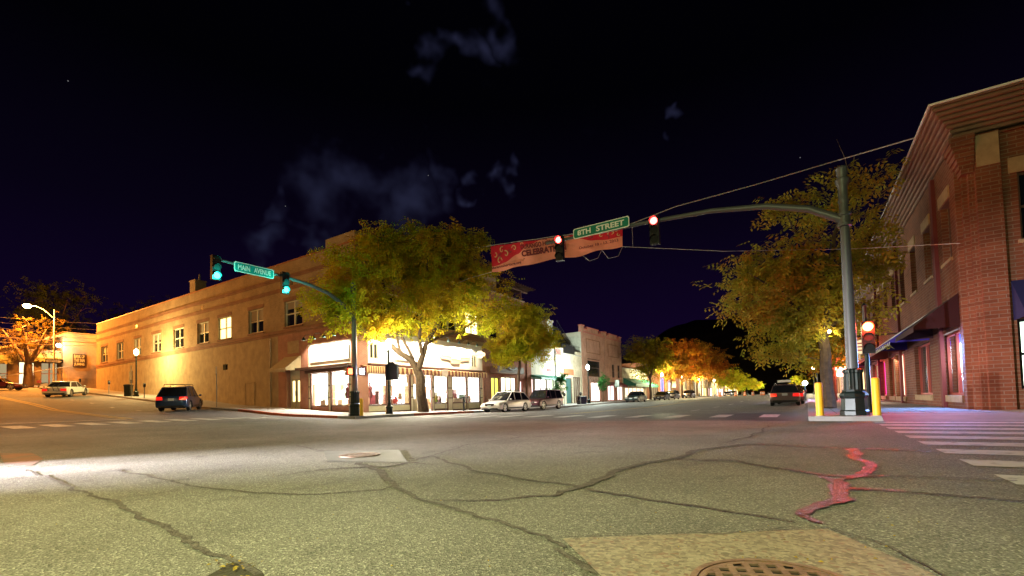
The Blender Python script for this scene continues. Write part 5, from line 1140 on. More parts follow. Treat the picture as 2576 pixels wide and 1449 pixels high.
tree('large yellow green tree with a forked trunk in front of the lit corner shop', B0,
     [([B0, A(1061, 990, dd), A(1057, 950, dd), A(1050, 928, dd)], [.40, .33, .31, .30]),
      ([A(1050, 930, dd), A(1035, 905, dd-.2), A(1008, 888, dd-.6), A(975, 862, dd-1.3), A(930, 838, dd-2.2), A(870, 805, dd-3.2), A(800, 775, dd-4)], [.24, .20, .18, .16, .13, .09, .05]),
      ([A(1052, 930, dd), A(1063, 895, dd+.2), A(1073, 865, dd+.3), A(1100, 815, dd+.4), A(1125, 760, dd+.6), A(1160, 690, dd+.6), A(1170, 620, dd+.4)], [.22, .19, .17, .14, .12, .08, .04]),
      ([A(1073, 865, dd+.3), A(1100, 850, dd+1), A(1150, 835, dd+2), A(1210, 800, dd+3), A(1260, 770, dd+4)], [.13, .11, .09, .07, .03]),
      ([A(1060, 890, dd), A(1055, 840, dd), A(1062, 770, dd), A(1070, 690, dd), A(1080, 610, dd)], [.13, .11, .10, .07, .03]),
      ([A(1040, 905, dd), A(1030, 880, dd-.4), A(1008, 840, dd-.6), A(980, 780, dd-1), A(960, 700, dd-1), A(950, 620, dd-1)], [.12, .10, .10, .08, .06, .03]),
      ([A(1010, 888, dd-.6), A(1000, 850, dd-.8), A(960, 790, dd-2), A(900, 720, dd-2.5), A(870, 650, dd-2.5)], [.10, .08, .07, .05, .03])],
     [(A(1060, 720, dd), (3.9, 3.6, 3.4), 0, 3.2), (A(870, 765, 27), (2.6, 2.3, 1.6), 0, 1.1), (A(900, 690, 28), (2.3, 2.3, 2.2), 0, 1.1), (A(1060, 640, dd), (3.6, 3.2, 2.0), 0, 2.0), (A(1215, 770, 34), (2.7, 2.8, 2.1), 0, 1.3), (A(1180, 680, 32.5), (2.6, 2.6, 2.4), 0, 1.2), (A(960, 800, 29), (2.6, 2.2, 1.1), 0, .9), (A(945, 610, 30), (1.7, 1.7, 1.3), 0, .5), (A(1165, 600, 32), (1.5, 1.5, 1.2), 0, .4)],
     800, 66, .25, LEAFG, 11, left_ok, twig=.022, spread=.38)
B1 = at(1303, 1012, x=-23); B1 = Vector((B1.x, B1.y, gz(-23, B1.y)+.14)); d1 = (B1).dot(fwd)
tree('smaller yellow green tree behind the white wagon in front of the black canopy', B1,
     [([B1, A(1304, 960, d1), A(1306, 925, d1), A(1307, 905, d1)], [.17, .14, .13, .12]),
      ([A(1307, 905, d1), A(1290, 880, d1), A(1270, 840, d1), A(1265, 790, d1)], [.10, .08, .06, .03]), ([A(1307, 905, d1), A(1325, 880, d1), A(1345, 840, d1), A(1350, 790, d1)], [.10, .08, .06, .03]), ([A(1307, 905, d1), A(1310, 850, d1), A(1312, 780, d1)], [.08, .06, .03])],
     [(A(1320, 830, d1), (2.9, 3.0, 2.8), 0, 3), (A(1270, 880, d1-1), (1.8, 1.8, 1.2), 0, 1), (A(1350, 860, d1+1), (1.9, 2.2, 1.8), 0, 1.2), (A(1310, 790, d1), (1.9, 1.9, 1.3), 0, .8)],
     380, 60, .26, LEAFG, 21, left_ok, spread=.42)
B2 = at(2087, 1027, z=.14); d2 = B2.dot(fwd)+.3
def right_ok(p): return p.x < 3.3 or (p.z > 4.5 and p.x < 4.1)
tree('tall sparse autumn tree behind the signal mast on the right pavement', B2,
     [([B2, A(2078, 940, d2), A(2072, 880, d2), A(2070, 845, d2)], [.27, .23, .22, .23]),
      ([A(2070, 850, d2), A(2045, 815, d2), A(2000, 770, d2), A(1960, 730, d2-.4), A(1890, 690, d2-.6)], [.15, .12, .09, .06, .03]),
      ([A(2070, 848, d2), A(2080, 790, d2), A(2085, 700, d2), A(2100, 590, d2), A(2140, 480, d2), A(2150, 390, d2)], [.16, .13, .11, .08, .05, .015]),
      ([A(2075, 845, d2), A(2110, 790, d2+.3), A(2150, 700, d2+.6), A(2190, 600, d2+.8), A(2210, 500, d2+.8)], [.14, .11, .09, .06, .02]),
      ([A(2085, 740, d2), A(2040, 660, d2), A(2000, 590, d2), A(1975, 520, d2)], [.08, .06, .05, .02]),
      ([A(2140, 480, d2), A(2130, 420, d2), A(2105, 350, d2)], [.03, .02, .006]), ([A(2190, 600, d2+.8), A(2230, 520, d2+.8), A(2250, 440, d2+.8)], [.04, .02, .008])],
     [(A(2000, 700, d2), (2.5, 2.6, 2.5), 0, 2.4), (A(1880, 720, d2), (1.9, 1.9, 1.7), 0, 1.2), (A(2130, 520, d2), (1.9, 2.0, 1.7), 0, .7), (A(2180, 440, d2), (1.5, 1.5, 1.1), 0, .16), (A(2010, 505, d2), (1.6, 1.5, .8), 0, .3), (A(2180, 640, d2), (1.5, 1.9, 2.0), 0, .9), (A(2000, 860, d2+1), (2.2, 1.9, 1.1), 0, .9), (A(2090, 890, d2+1.5), (1.6, 1.6, .8), 0, .3), (A(2060, 780, d2), (2.6, 2.2, 1.5), 0, 1)],
     500, 42, .24, LEAFR, 31, right_ok, twig=.018, spread=.34)
# far row of trees
def simple_tree(label, x, y, h, r, n, per, leaf, lm, seed, name='leafy_tree', group='autumn street trees', tr=.22, trunkh=.3, **k):
    z0 = gz(x, y)+.1; b = Vector((x, y, z0)); th = h*trunkh; rr = random.Random(seed); limbs = [([b, b+Vector((0, 0, th*.6)), b+Vector((.1, 0, th))], [tr, tr*.8, tr*.75])]
    for i in range(5):
        a = i*1.256+rr.random(); limbs.append(([b+Vector((0, 0, th)), b+Vector((math.cos(a)*r*.25, math.sin(a)*r*.25, h*.5)), b+Vector((math.cos(a)*r*.55, math.sin(a)*r*.55, h*.75))], [tr*.5, tr*.35, tr*.1]))
    lobes = [(b+Vector((0, 0, h*.63)), (r*.8, r*.8, h*.33), 0, 2)]+[(b+Vector((rr.uniform(-.5, .5)*r, rr.uniform(-.5, .5)*r, h*rr.uniform(.45, .85))), (r*.5, r*.5, h*.16), 0, .7) for _ in range(6)]
    return tree(label, b, limbs, lobes, n, per, leaf, lm, seed, None, group, name, spread=r*.13, twig=.03, **k)
simple_tree('broad green tree first in the far left row beyond the green awning', -21.8, 76, 11.3, 4.6, 230, 36, .42, leafmat('green_brown_leaves', [(.13, .14, .01), (.20, .15, .01), (.24, .12, .01)], .3), 41)
simple_tree('orange brown tree second in the far left row', -21.8, 90, 12, 5.0, 220, 36, .48, LEAFO, 42)
simple_tree('reddish tree third in the far left row', -21.6, 106, 13, 5.6, 220, 36, .52, LEAFO, 43)
simple_tree('orange tree last and rightmost of the tall far left row', -20.6, 121, 13.5, 6.0, 210, 36, .58, LEAFO, 44)
for i, (x_, y_, h_, lab) in enumerate(((-22, 158, 9.5, 'small green tree past the orange row'), (-22, 178, 9, 'second small green tree past the orange row'), (-22, 205, 9, 'third small green tree past the orange row'), (-21, 240, 9, 'small yellow tree near the end of the avenue'), (-3, 250, 9, 'yellow tree left of the gold estate car roof'))):
    simple_tree(lab, x_, y_, h_, 4.2, 90, 30, .7, LEAFG, 50+i)
simple_tree('second right pavement tree glowing under the tall sparse one', 1.8, 44, 8.2, 3.2, 170, 36, .3, LEAFG, 61)
simple_tree('reddish tree farther up the right pavement', 1.5, 58, 8, 3.2, 120, 30, .4, LEAFO, 62)
def sapling(label, x, y, h, r, seed):
    simple_tree(label, x, y, h, r, 60, 36, .17, leafmat('sapling_green%d' % seed, [(.03, .12, .03), (.05, .16, .04)], .5), seed, 'sapling', 'young green pavement trees', .05, .3)
p = at(1416, 1012, x=-22.3); sapling('slim green sapling beside the dark sport utility wagon', -22.3, p.y, 3.9, .95, 71)
p = at(1517, 1012, x=-22.3); sapling('slim green sapling right of the white glowing lamp', -22.3, p.y, 4.6, 1.1, 72)
# left trees
simple_tree('orange lit tree with thick trunk at the far left under the wires', -86.5, 16.1, 10, 4.6, 75, 30, .30, leafmat('sodium_leaves', [(.07, .05, .01), (.10, .06, .01)], .6), 81, tr=.55)
for i, (x_, y_, h_, r_, lab) in enumerate(((-112, 24, 19, 7, 'dark tree above the bank building roof'), (-118, 12, 16, 7, 'dark tree left of the bank building'), (-112, -8, 15, 7, 'dark tree above the dark porch house'), (-120, 40, 19, 7, 'dark tree rising behind the tan building'), (-93, -3, 9, 3.4, 'dark bushy tree at the left edge'))):
    simple_tree(lab, x_, y_, h_, r_, 170, 36, .5, LEAFD, 90+i, group='dark trees behind the far left buildings')
# yellow flower pot by black canopy shop
p = at(1253, 1000, x=-25.0); t = thing('flower_planter', 'planter of yellow flowers at the door under the black canopy', 'planter', (-25, p.y, .3)); m = MB(); m.lathe([(.2, -.15), (.3, .4), (.33, .42), (.001, .40)], (-25, p.y, .3), 12); m.build('pot', STONE, t, True)
m = MB(); rr = random.Random(4)
for i in range(260):
    c = Vector((-25+rr.gauss(0, .22), p.y+rr.gauss(0, .22), .95+rr.gauss(0, .28))); d = Vector((rr.gauss(0, 1), rr.gauss(0, 1), rr.gauss(0, 1)))*.06; e_ = d.orthogonal().normalized()*.05; m.quad(c-d, c-e_, c+d, c+e_)
m.build('flowers', mat('yellow_flowers', (.75, .55, .02), .8, alt=(.12, .2, .02), nscale=8), t, fix=False)
# ---------------------------------------------------------------- hills
m = MB(); rr = random.Random(9); nx = 60
def ridge(name, pts, y0, y1):
    m = MB(); rows = []
    for j in range(9):
        s_ = j/8; row = []
        for i in range(61):
            u = i/60*(len(pts)-1); k = min(int(u), len(pts)-2); f = u-k; (xa, za), (xb, zb) = pts[k], pts[k+1]
            x_ = xa+(xb-xa)*f; zt = za+(zb-za)*f; zz_ = zt*math.sin(s_*math.pi/2)+noise.noise(Vector((x_*.012, s_*3, 1)))*8*s_+noise.noise(Vector((x_*.06, s_*7, 1)))*3*s_
            row.append((x_, y0+(y1-y0)*s_, max(-1, zz_)-1))
        rows.append(row)
    for r in rows: m.v += r
    for j in range(8):
        for i in range(60): a = j*61+i; m.f.append((a, a+1, a+62, a+61)); m.m.append(0)
    o = m.build(name, mat('dark_forest_hill', (.05, .035, .02), .95, noise_=.4, nscale=.05), fix=False); o['kind'] = 'structure'
def rp(vx, vy, Y): p = at(vx, vy, y=Y); return (p.x, p.z)
ridge('hills', [rp(1480, 985, 620), rp(1600, 900, 620), rp(1700, 832, 620), rp(1760, 815, 620), rp(1830, 805, 620), rp(1900, 770, 620), rp(1980, 755, 620), rp(2060, 762, 620), rp(2200, 800, 620), rp(2500, 900, 620)], 420, 620)
# ---------------------------------------------------------------- banner and its wires
yb = 23.6
c = [at(1234, 620, y=yb), at(1566, 574, y=yb), at(1568, 620, y=yb), at(1238, 684, y=yb)]   # tl tr br bl
t = thing('banner', 'long red and cream festival banner lettered DURANGO HERITAGE CELEBRATION hung over the avenue', 'banner', tuple(c[3]))
org = Vector(c[3])
def bp_(u, v, d=0):
    top = c[0].lerp(c[1], u); bot = c[3].lerp(c[2], u); p = bot.lerp(top, v); p.y += .10*math.sin(u*11)*(1-v)+.04*math.sin(u*29+v*3)-d; p.z += -.05*math.sin(u*21)*(1-v)
    return p
def wave(u):
    P_ = [(0, .22), (.12, .30), (.22, .52), (.33, .85), (.42, 1.0), (.62, 1.0), (.70, .80), (.80, .58), (.90, .52), (1, .56)]
    for i in range(len(P_)-1):
        if u <= P_[i+1][0]: f = (u-P_[i][0])/(P_[i+1][0]-P_[i][0]); f = f*f*(3-2*f); return P_[i][1]+(P_[i+1][1]-P_[i][1])*f
    return .5
RB_ = mat('banner_red', (.65, .012, .035), .75); CBN = mat('banner_cream_red_lit', (.85, .28, .20), .75, noise_=.06, nscale=1.5); BT = mat('banner_brown_ink', (.16, .02, .025), .8); CUR = mat('banner_curl', (.72, .40, .22), .8); CUR2 = mat('banner_dark_curl', (.28, .05, .07), .8)  # glow of the red signals is put into the cream and red cloth colours
m = MB(); N = 64; 
for i in range(N):
    u0, u1 = i/N, (i+1)/N
    for (lo, hi, mi) in ((lambda u: 0, wave, 1), (wave, lambda u: 1, 0)):
        for k in range(3):
            m.mi = mi; f0, f1 = k/3, (k+1)/3; l0, h0, l1, h1 = lo(u0), hi(u0), lo(u1), hi(u1)
            if h0-l0 < .001 and h1-l1 < .001: continue
            m.quad(bp_(u0, l0+(h0-l0)*f0), bp_(u1, l1+(h1-l1)*f0), bp_(u1, l1+(h1-l1)*f1), bp_(u0, l0+(h0-l0)*f1))
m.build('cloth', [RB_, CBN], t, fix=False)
def curls(name, mt, items):
    for (u, v, r, a0, turns, w_) in items:
        m = MB(); pr = None; n = 26; asp = 3.0/8.8*2.2
        for k in range(n+1):
            s_ = k/n; a = a0+turns*2*math.pi*s_; rad = r*(1-s_*.85); ww = w_*(1-abs(2*s_-.7)*.6); x_, z_ = math.cos(a), math.sin(a)
            # r in banner heights
            o_ = (u+x_*(rad+ww)*.15, v+z_*(rad+ww)); i_ = (u+x_*(rad-ww)*.15, v+z_*(rad-ww))
            q = (bp_(max(0, min(1, o_[0])), max(.02, min(.98, o_[1])), .012), bp_(max(0, min(1, i_[0])), max(.02, min(.98, i_[1])), .012))
            if pr: m.quad(pr[0], q[0], q[1], pr[1])
            pr = q
        m.build(name, mt, t, fix=False)
curls('scroll', CUR, [(.07, .40, .16, 0, .9, .035), (.13, .62, .14, 2, -.9, .035), (.10, .80, .13, 1, 1, .03), (.20, .80, .14, 3, -1, .03), (.04, .68, .12, 4, .8, .03), (.27, .90, .09, 0, .9, .025), (.93, .80, .17, 3.4, -.9, .035), (.86, .78, .12, 1, .9, .03), (.965, .9, .10, 0, 1, .03), (.98, .68, .10, 2, .8, .03)])
curls('scroll', CUR2, [(.08, .55, .11, 1, .9, .03), (.17, .72, .10, 2.2, .8, .025), (.79, .80, .11, 3, .9, .03), (.90, .68, .10, 5, .8, .025)])
def btext(s_, u0, v0, wu, hv, mt, bold=0, nm='lettering'):
    p0 = bp_(u0, v0, .0); p1 = bp_(u0+wu, v0, .0); pu = bp_(u0, v0+hv, .0); ux = (p1-p0); uz = (pu-p0); w__ = ux.length; h__ = uz.length
    text(nm, s_, w__, h__, mt, t, p0-org+Vector((0, -.15, 0)), ux, uz, .003, bold)
btext('THE', .435, .91, .05, .07, BT, .02); btext('DURANGO', .27, .66, .165, .20, BT, .03); btext('HERITAGE', .445, .68, .17, .20, BT, .03); btext('CELEBRATION', .272, .34, .345, .26, BT, .045)
btext('October 10 - 13, 2013', .705, .26, .275, .13, BT, .012); btext('durangoheritage.org', .012, .05, .25, .13, BT, .02)
m = MB(); m.quad(bp_(.275, .275, .02), bp_(.61, .275, .02), bp_(.61, .292, .02), bp_(.275, .292, .02)); m.build('rule', BT, t, fix=False)
m = MB(); r0 = at(2300, 348, x=3.6); lw = at(1170, 627, x=-25.6)
pts = [lw]+[bp_(0, 1)+Vector((-.25, 0, .06))]+[bp_(k/8, 1)+Vector((0, 0, .06)) for k in range(9)]+[at(1700, 520, y=23.6), at(1900, 465, y=23.7), at(2110, 403, y=24), r0]
m.path(pts, .013, 5); m.path([(q.x, q.y, q.z+.025) for q in pts[1:]], .006, 4)
for k in range(1, 8): m.path([bp_(k/8, 1)+Vector((0, 0, .07)), bp_(k/8, .98)], .008, 4)
m.build('upper_cable', mat('pale_cable', (.5, .45, .45), .5), t)
m = MB(); q = at(2415, 612, x=4.55); m.path([bp_(1, 0), at(1820, 632, y=23.2), at(2150, 626, y=22.8), q], .011, 5); m.build('lower_rope', mat('pale_cable', (.5, .45, .45), .5), t); m = MB(); m.path([bp_(0, 0), at(1180, 700, y=23.5), at(1100, 735, y=23.6)], .011, 5); m.build('lower_rope', MATS['pale_cable'], t); m = MB()
m.path([bp_(1, 0), bp_(.97, 0)+Vector((0, 0, -.45)), bp_(.9, 0)+Vector((0, 0, -.5)), bp_(.86, 0)], .010, 4); m.path([bp_(.86, 0), bp_(.83, 0)+Vector((0, 0, -.42)), bp_(.77, 0)+Vector((0, 0, -.45)), bp_(.72, 0)], .010, 4)
m.build('slack_rope', MATS['pale_cable'], t); m = MB(); m.path([at(1590, 562, y=23.6), at(1592, 621, y=23.5)], .008, 4); m.build('tie_rope', MATS['pale_cable'], t)
# ---------------------------------------------------------------- cars
TYRE = mat('tyre_rubber', (.015, .015, .015), .8); RIM = mat('alloy_rim', (.5, .48, .46), .3, .8); CGL = mat('car_glass', (.012, .014, .018), .05, spec=.9); CHR = mat('chrome_trim', (.6, .6, .6), .15, 1); PLATE = mat('number_plate', (.55, .60, .58), .5)
LENSR = mat('red_lamp_lens', (.45, .01, .01), .15, emit=(1, .02, .01), es=.4); LENSW = mat('headlamp_lens', (.65, .62, .58), .08, spec=.9)
def carpaint(name, col, metal=.35): 
    m = mat(name, col, .28, metal); m.node_tree.nodes['Principled BSDF'].inputs['Coat Weight'].default_value = .8; m.node_tree.nodes['Principled BSDF'].inputs['Coat Roughness'].default_value = .06; return m
def car(name, label, loc, heading, kind='wagon', L=4.6, W=1.78, H=1.55, paint=None, group='cars parked along the kerbs', lit_tail=False, rack=False, plate=True, z0=None):
    t = thing(name, label, 'car', loc, group); h2 = L/2; bl = H*.575 if kind != 'sedan' else H*.62; wb = L*.29; R_ = .345 if kind != 'suv' else .39
    zc = .24 if kind != 'suv' else .32
    xf, xr_ = h2-.85, -h2+.95
    def arch(cx, n=9): return [(cx+(R_+.06)*math.cos(a), max(zc, R_+(R_+.06)*math.sin(a))) for a in [math.pi*k/(n-1) for k in range(n)]]
    bot = [(h2-.04, zc+.05), (h2-.18, zc)]+[(xf+R_+.07, zc)]+arch(xf)+[(xf-R_-.07, zc), (0, zc-.02), (xr_+R_+.07, zc)]+arch(xr_)+[(xr_-R_-.07, zc), (-h2+.12, zc+.03), (-h2+.02, zc+.1)]
    if kind == 'sedan': top = [(-h2, .55), (-h2+.03, .82), (-h2+.12, bl+.02), (-h2+.95, bl+.06), (h2-1.45, bl), (h2-1.25, bl-.03), (h2-.45, bl-.18), (h2-.1, bl-.32), (h2, .5)]
    elif kind == 'suv': top = [(-h2, .6), (-h2+.02, .95), (-h2+.05, bl+.02), (0, bl), (h2-1.35, bl-.02), (h2-1.2, bl-.03), (h2-.3, bl-.12), (h2-.05, bl-.25), (h2, .6)]
    else: top = [(-h2, .55), (-h2+.03, .88), (-h2+.09, bl+.02), (0, bl), (h2-1.3, bl-.02), (h2-1.1, bl-.06), (h2-.4, bl-.2), (h2-.08, bl-.34), (h2, .48)]
    prof_ = bot+top; w2 = W/2; b = MB(); rs = []
    for f, ins, dz in ((-1, .16, .06), (-.985, .10, .03), (-.90, .045, .0), (-.6, .0, -.01), (0, -.02, -.015), (.6, .0, -.01), (.90, .045, .0), (.985, .10, .03), (1, .16, .06)):
        ring = []
        for x_, z_ in prof_:
            k = max(0, (abs(x_)-h2+.9)/.9); x2 = x_-(1 if x_ > 0 else -1)*ins*k; zt = z_-(dz if z_ > bl-.4 and z_ > R_*2+.1 else 0)
            yy = f*w2*(1-.05*max(0, (z_-.5)/.5)) if abs(f) > .9 else f*w2
            if z_ < .4: yy *= .975
            ring.append((x2, yy, zt))
        rs.append(ring)
    b.rings(rs); b.build('body', paint, t, True, local=True)
    # greenhouse
    if kind == 'sedan': gh = [(-h2+.78, bl+.02), (-h2+1.35, H-.05), (-.35, H), (.35, H-.03), (h2-1.28, bl-.03)]
    elif kind == 'suv': gh = [(-h2+.06, bl), (-h2+.28, H-.06), (-.4, H), (.45, H-.03), (h2-1.28, bl-.04)]
    else: gh = [(-h2+.14, bl), (-h2+.80, H-.10), (-.5, H), (.25, H-.04), (h2-1.18, bl-.06)]
    def gw_(z_, f=1): return w2*(.93-.19*max(0, (z_-bl)/(H-bl)))*f
    g = MB(); rs = []
    for f, dz in ((-1, .03), (-.93, .0), (0, -.012), (.93, 0), (1, .03)): rs.append([(x_, gw_(z_)*f, z_-(dz if z_ > bl+.1 else 0)) for x_, z_ in gh])
    g.rings(rs); g.build('windows', CGL, t, True, local=True)
    r = MB(); rs = []; e_ = .012
    tp = [gh[1], gh[2], gh[3]]
    for f in (-1.0, -.93, 0, .93, 1.0):
        dz = .03 if abs(f) == 1 else 0; rs.append([(tp[0][0]-.06, gw_(tp[0][1])*f*1.01, tp[0][1]-.07-dz), (tp[0][0], gw_(tp[0][1])*f*1.01, tp[0][1]+e_-dz), (tp[1][0], gw_(tp[1][1])*f*1.01, tp[1][1]+e_*1.6-dz), (tp[2][0], gw_(tp[2][1])*f*1.01, tp[2][1]+e_-dz), (tp[2][0]+.06, gw_(tp[2][1])*f*1.01, tp[2][1]-.04-dz), (tp[2][0], gw_(tp[2][1])*f*.99, tp[2][1]-.06-dz), (tp[0][0], gw_(tp[0][1])*f*.99, tp[0][1]-.08-dz)])
    r.rings(rs); r.build('roof', paint, t, True, local=True)
    for s in (-1, 1):
        p = MB()
        def pil(x0, z0_, x1, z1_, wd):
            a = (x0, gw_(z0_)*s+.014*s, z0_); c_ = (x1, gw_(z1_)*s+.012*s, z1_-.02)
            p.rings([[(a[0]-wd, a[1], a[2]), (a[0]+wd, a[1], a[2]), (a[0]+wd, a[1]-.05*s, a[2]), (a[0]-wd, a[1]-.05*s, a[2])], [(c_[0]-wd, c_[1], c_[2]), (c_[0]+wd, c_[1], c_[2]), (c_[0]+wd, c_[1]-.05*s, c_[2]), (c_[0]-wd, c_[1]-.05*s, c_[2])]])
        pil(gh[4][0]-.02, gh[4][1], gh[3][0], gh[3][1], .035); pil(gh[0][0]+.08, gh[0][1], gh[1][0]+.03, gh[1][1], .07); pil(.05, bl-.02, 0, H-.02, .035)
        if kind != 'sedan': pil(-.95, bl, -.98, H-.03, .03)
        p.build('pillars', paint, t, local=True)
        m_ = MB(); m_.sphere((h2-1.45, s*(w2+.10), bl+.06), .10, 10, .75); m_.build('mirror', paint, t, True, local=True)
        m_ = MB()
        for xx in (-.35, .75): m_.box(xx, s*(w2*.985), bl-.15, xx+.14, s*(w2*1.008), bl-.12)
        m_.build('door_handles', paint, t, local=True)
        m_ = MB(); m_.box(-h2+.98+.35, s*(w2*.985), zc+.03, h2-1.25, s*(w2*1.008), zc+.15); m_.build('sill_trim', DARK, t, local=True)
        # lamps wrap the corners
        m_ = MB(); zt = bl-.10 if kind != 'wagon' else bl-.02
        m_.rings([[(-h2-.035, s*w2*.50, zt-.20), (-h2+.04, s*w2*.93, zt-.22), (-h2+.30, s*w2*.975, zt-.14), (-h2+.3, s*w2*.8, zt-.14)], [(-h2-.02, s*w2*.53, zt), (-h2+.06, s*w2*.92, zt+.01), (-h2+.28, s*w2*.96, zt-.02), (-h2+.3, s*w2*.8, zt)]]); m_.build('taillight', LENSR, t, local=True)
        m_ = MB(); zh = bl-.28
        m_.rings([[(h2+.02, s*w2*.50, zh-.10), (h2-.06, s*w2*.88, zh-.10), (h2-.42, s*w2*.965, zh-.02), (h2-.4, s*w2*.6, zh-.05)], [(h2-.10, s*w2*.52, zh+.06), (h2-.18, s*w2*.84, zh+.08), (h2-.50, s*w2*.945, zh+.10), (h2-.4, s*w2*.6, zh+.05)]]); m_.build('headlight', LENSW, t, local=True)
    m_ = MB(); m_.box(h2-.12, -w2*.42, bl-.42, h2+.008, w2*.42, bl-.25); g_ = m_.build('grille', DARK, t, local=True); m_ = MB()
    for i in range(3): m_.box(h2-.05, -w2*.40, bl-.40+i*.055, h2+.018, w2*.40, bl-.385+i*.055)
    m_.build('grille_bars', CHR, g_, local=True)
    m_ = MB(); m_.box(h2-.3, -w2*.8, zc+.0, h2-.015, w2*.8, zc+.12); m_.build('front_bumper', DARK, t, local=True); m_ = MB(); m_.box(-h2-.015, -w2*.8, zc+.06, -h2+.2, w2*.8, zc+.15); m_.build('rear_bumper', DARK, t, local=True)
    if plate:
        m_ = MB(); m_.box(-h2-.014, -.16, .70, -h2+.04, .16, .86); m_.build('number_plate', PLATE, t, local=True); m_ = MB(); m_.box(h2-.05, -.16, .42, h2+.022, .16, .56); m_.build('number_plate', PLATE, t, local=True)
    m_ = MB(); m_.box(-h2+.3, -w2*.8, zc-.03, h2-.3, w2*.8, zc+.25); m_.build('chassis', DARK, t, local=True)
    if rack:
        m_ = MB()
        for s in (-1, 1): m_.path([(-h2+.8, s*gw_(H)*.9, H-.02), (-h2+.9, s*gw_(H)*.9, H+.08), (.5, s*gw_(H)*.9, H+.09), (.6, s*gw_(H)*.9, H)], .02, 6)
        for xx in (-1.0, .2): m_.path([(xx, -gw_(H)*.9, H+.085), (xx, gw_(H)*.9, H+.085)], .018, 6)
        m_.build('roof_rack', DARK, t, local=True)
    for cx in (xf, xr_):
        for s in (-1, 1):
            m_ = MB(); pf = [(R_-.09, -.10), (R_-.02, -.10), (R_, -.07), (R_, .07), (R_-.02, .10), (R_-.09, .10)]
            rs = [[(cx+r_*math.cos(a), s*(w2-.12)+y_, R_+r_*math.sin(a)) for a in [2*math.pi*k/20 for k in range(20)]] for r_, y_ in pf]; m_.rings(rs, cap=False)
            wh = m_.build('wheel', TYRE, t, True, local=True); m_ = MB()
            for k in range(5):
                a = 2*math.pi*k/5+.3; u_ = (math.cos(a), math.sin(a)); v_ = (-u_[1], u_[0]); yo = s*(w2-.04)
                pts = [(cx+u_[0]*q*(R_-.10)+v_[0]*e2, R_+u_[1]*q*(R_-.10)+v_[1]*e2) for q, e2 in ((.1, -.045), (1, -.055), (1, .055), (.1, .045))]
                m_.rings([[(x_, yo, z_) for x_, z_ in pts], [(x_, yo-s*.03, z_) for x_, z_ in pts]])
            ringp = [[(cx+r_*math.cos(a), s*(w2-.035)+dy, R_+r_*math.sin(a)) for a in [2*math.pi*k/20 for k in range(20)]] for r_, dy in ((R_-.12, 0), (R_-.08, 0), (R_-.08, -s*.06))]; m_.rings(ringp, cap=False)
            m_.rings([[(cx+.07*math.cos(a), s*(w2-.03)+dy, R_+.07*math.sin(a)) for a in [2*math.pi*k/10 for k in range(10)]] for dy in (0, -s*.05)]); m_.build('rim', RIM, wh, False, local=True)
            m_ = MB(); m_.rings([[(cx+(R_-.1)*math.cos(a), s*(w2-.11)+dy, R_+(R_-.1)*math.sin(a)) for a in [2*math.pi*k/16 for k in range(16)]] for dy in (0, -s*.02)]); m_.build('brake_disc', DARK, wh, local=True)
    t.rotation_euler.z = math.radians(heading)
    return t
def slope_x(x, y): return math.atan2(gz(x+1, y)-gz(x-1, y), 2)
# blue wagon, angle parked nose in on the west street
x, y_ = -28.6, 14.0
p = at(455, 1030, y=14.2); x, y_ = p.x, 14.2
print('blue wagon', p)
cb = car('parked_car', 'dark blue estate car seen from behind, parked by the plaster wall', (x, y_, gz(x, y_)+.02), 145, 'wagon', 4.4, 1.76, 1.70, carpaint('blue_car_paint', (.01, .035, .09)), rack=True)
cb.rotation_euler.x = 0; cb.rotation_euler.y = math.radians(-1.6)
p = at(168, 991, y=13.4); x, y_ = p.x, 13.4; print('white saloon', p)
cw = car('parked_car', 'white saloon with an empty bicycle rack on its boot at the far left', (x, y_, gz(x, y_)+.02), 147, 'sedan', 4.75, 1.78, 1.42, carpaint('white_car_paint', (.50, .54, .50), .0))
cw.rotation_euler.y = math.radians(-3.8)
m = MB()
for s in (-.35, 0, .35): m.path([(-2.35, s, .6), (-2.75, s, 1.0), (-2.2, s, 1.15)], .02, 5)
m.path([(-2.75, -.45, 1.0), (-2.75, .45, 1.0)], .02, 5); m.build('bicycle_rack', DARK, cw, local=True)
car('parked_car', 'white estate car facing the camera at the kerb right of the big tree', (-20.05, 30.25, .0), -90, 'wagon', 4.75, 1.82, 1.62, carpaint('pearl_car_paint', (.70, .64, .60), .1), rack=True)
car('parked_car', 'dark purple sport utility car parked behind the white estate car', (-20.05, 36.2, .0), -90, 'suv', 4.7, 1.86, 1.80, carpaint('dark_suv_paint', (.085, .03, .045)), rack=True)
pg = at(1978, 1022, z=.0); print('gold', pg)
cg = car('parked_car', 'gold estate car seen from behind at the right kerb, roof bars on top', (-1.35, pg.y+2.3, .02), 92, 'wagon', 4.75, 1.8, 1.50, carpaint('gold_car_paint', (.17, .12, .11), .5), rack=True)
m = MB(); m.box(-.9, -.4, 1.62, .3, .4, 1.78); m.build('roof_box', WHITEP, cg, local=True)
for i, (yy, kk, pc, lab) in enumerate(((62.5, 'sedan', (.02, .05, .045), 'dark green saloon beyond the glowing white lamp'), (76, 'sedan', (.03, .03, .05), 'black saloon under the first far tree'), (82.5, 'wagon', (.05, .03, .04), 'dark estate car behind the black saloon'), (96, 'suv', (.04, .02, .03), 'dark sport utility car beside the pale kerb far down the row'), (150, 'sedan', (.10, .02, .02), 'dark red saloon far down the avenue'), (162, 'suv', (.05, .05, .06), 'grey sport utility car farthest down the avenue'))):
    car('parked_car', lab, (-19.9, yy, gz(-20, yy)), -90, kk, 4.6, 1.8, 1.45 if kk == 'sedan' else 1.62, carpaint('far_paint_%d' % i, pc))
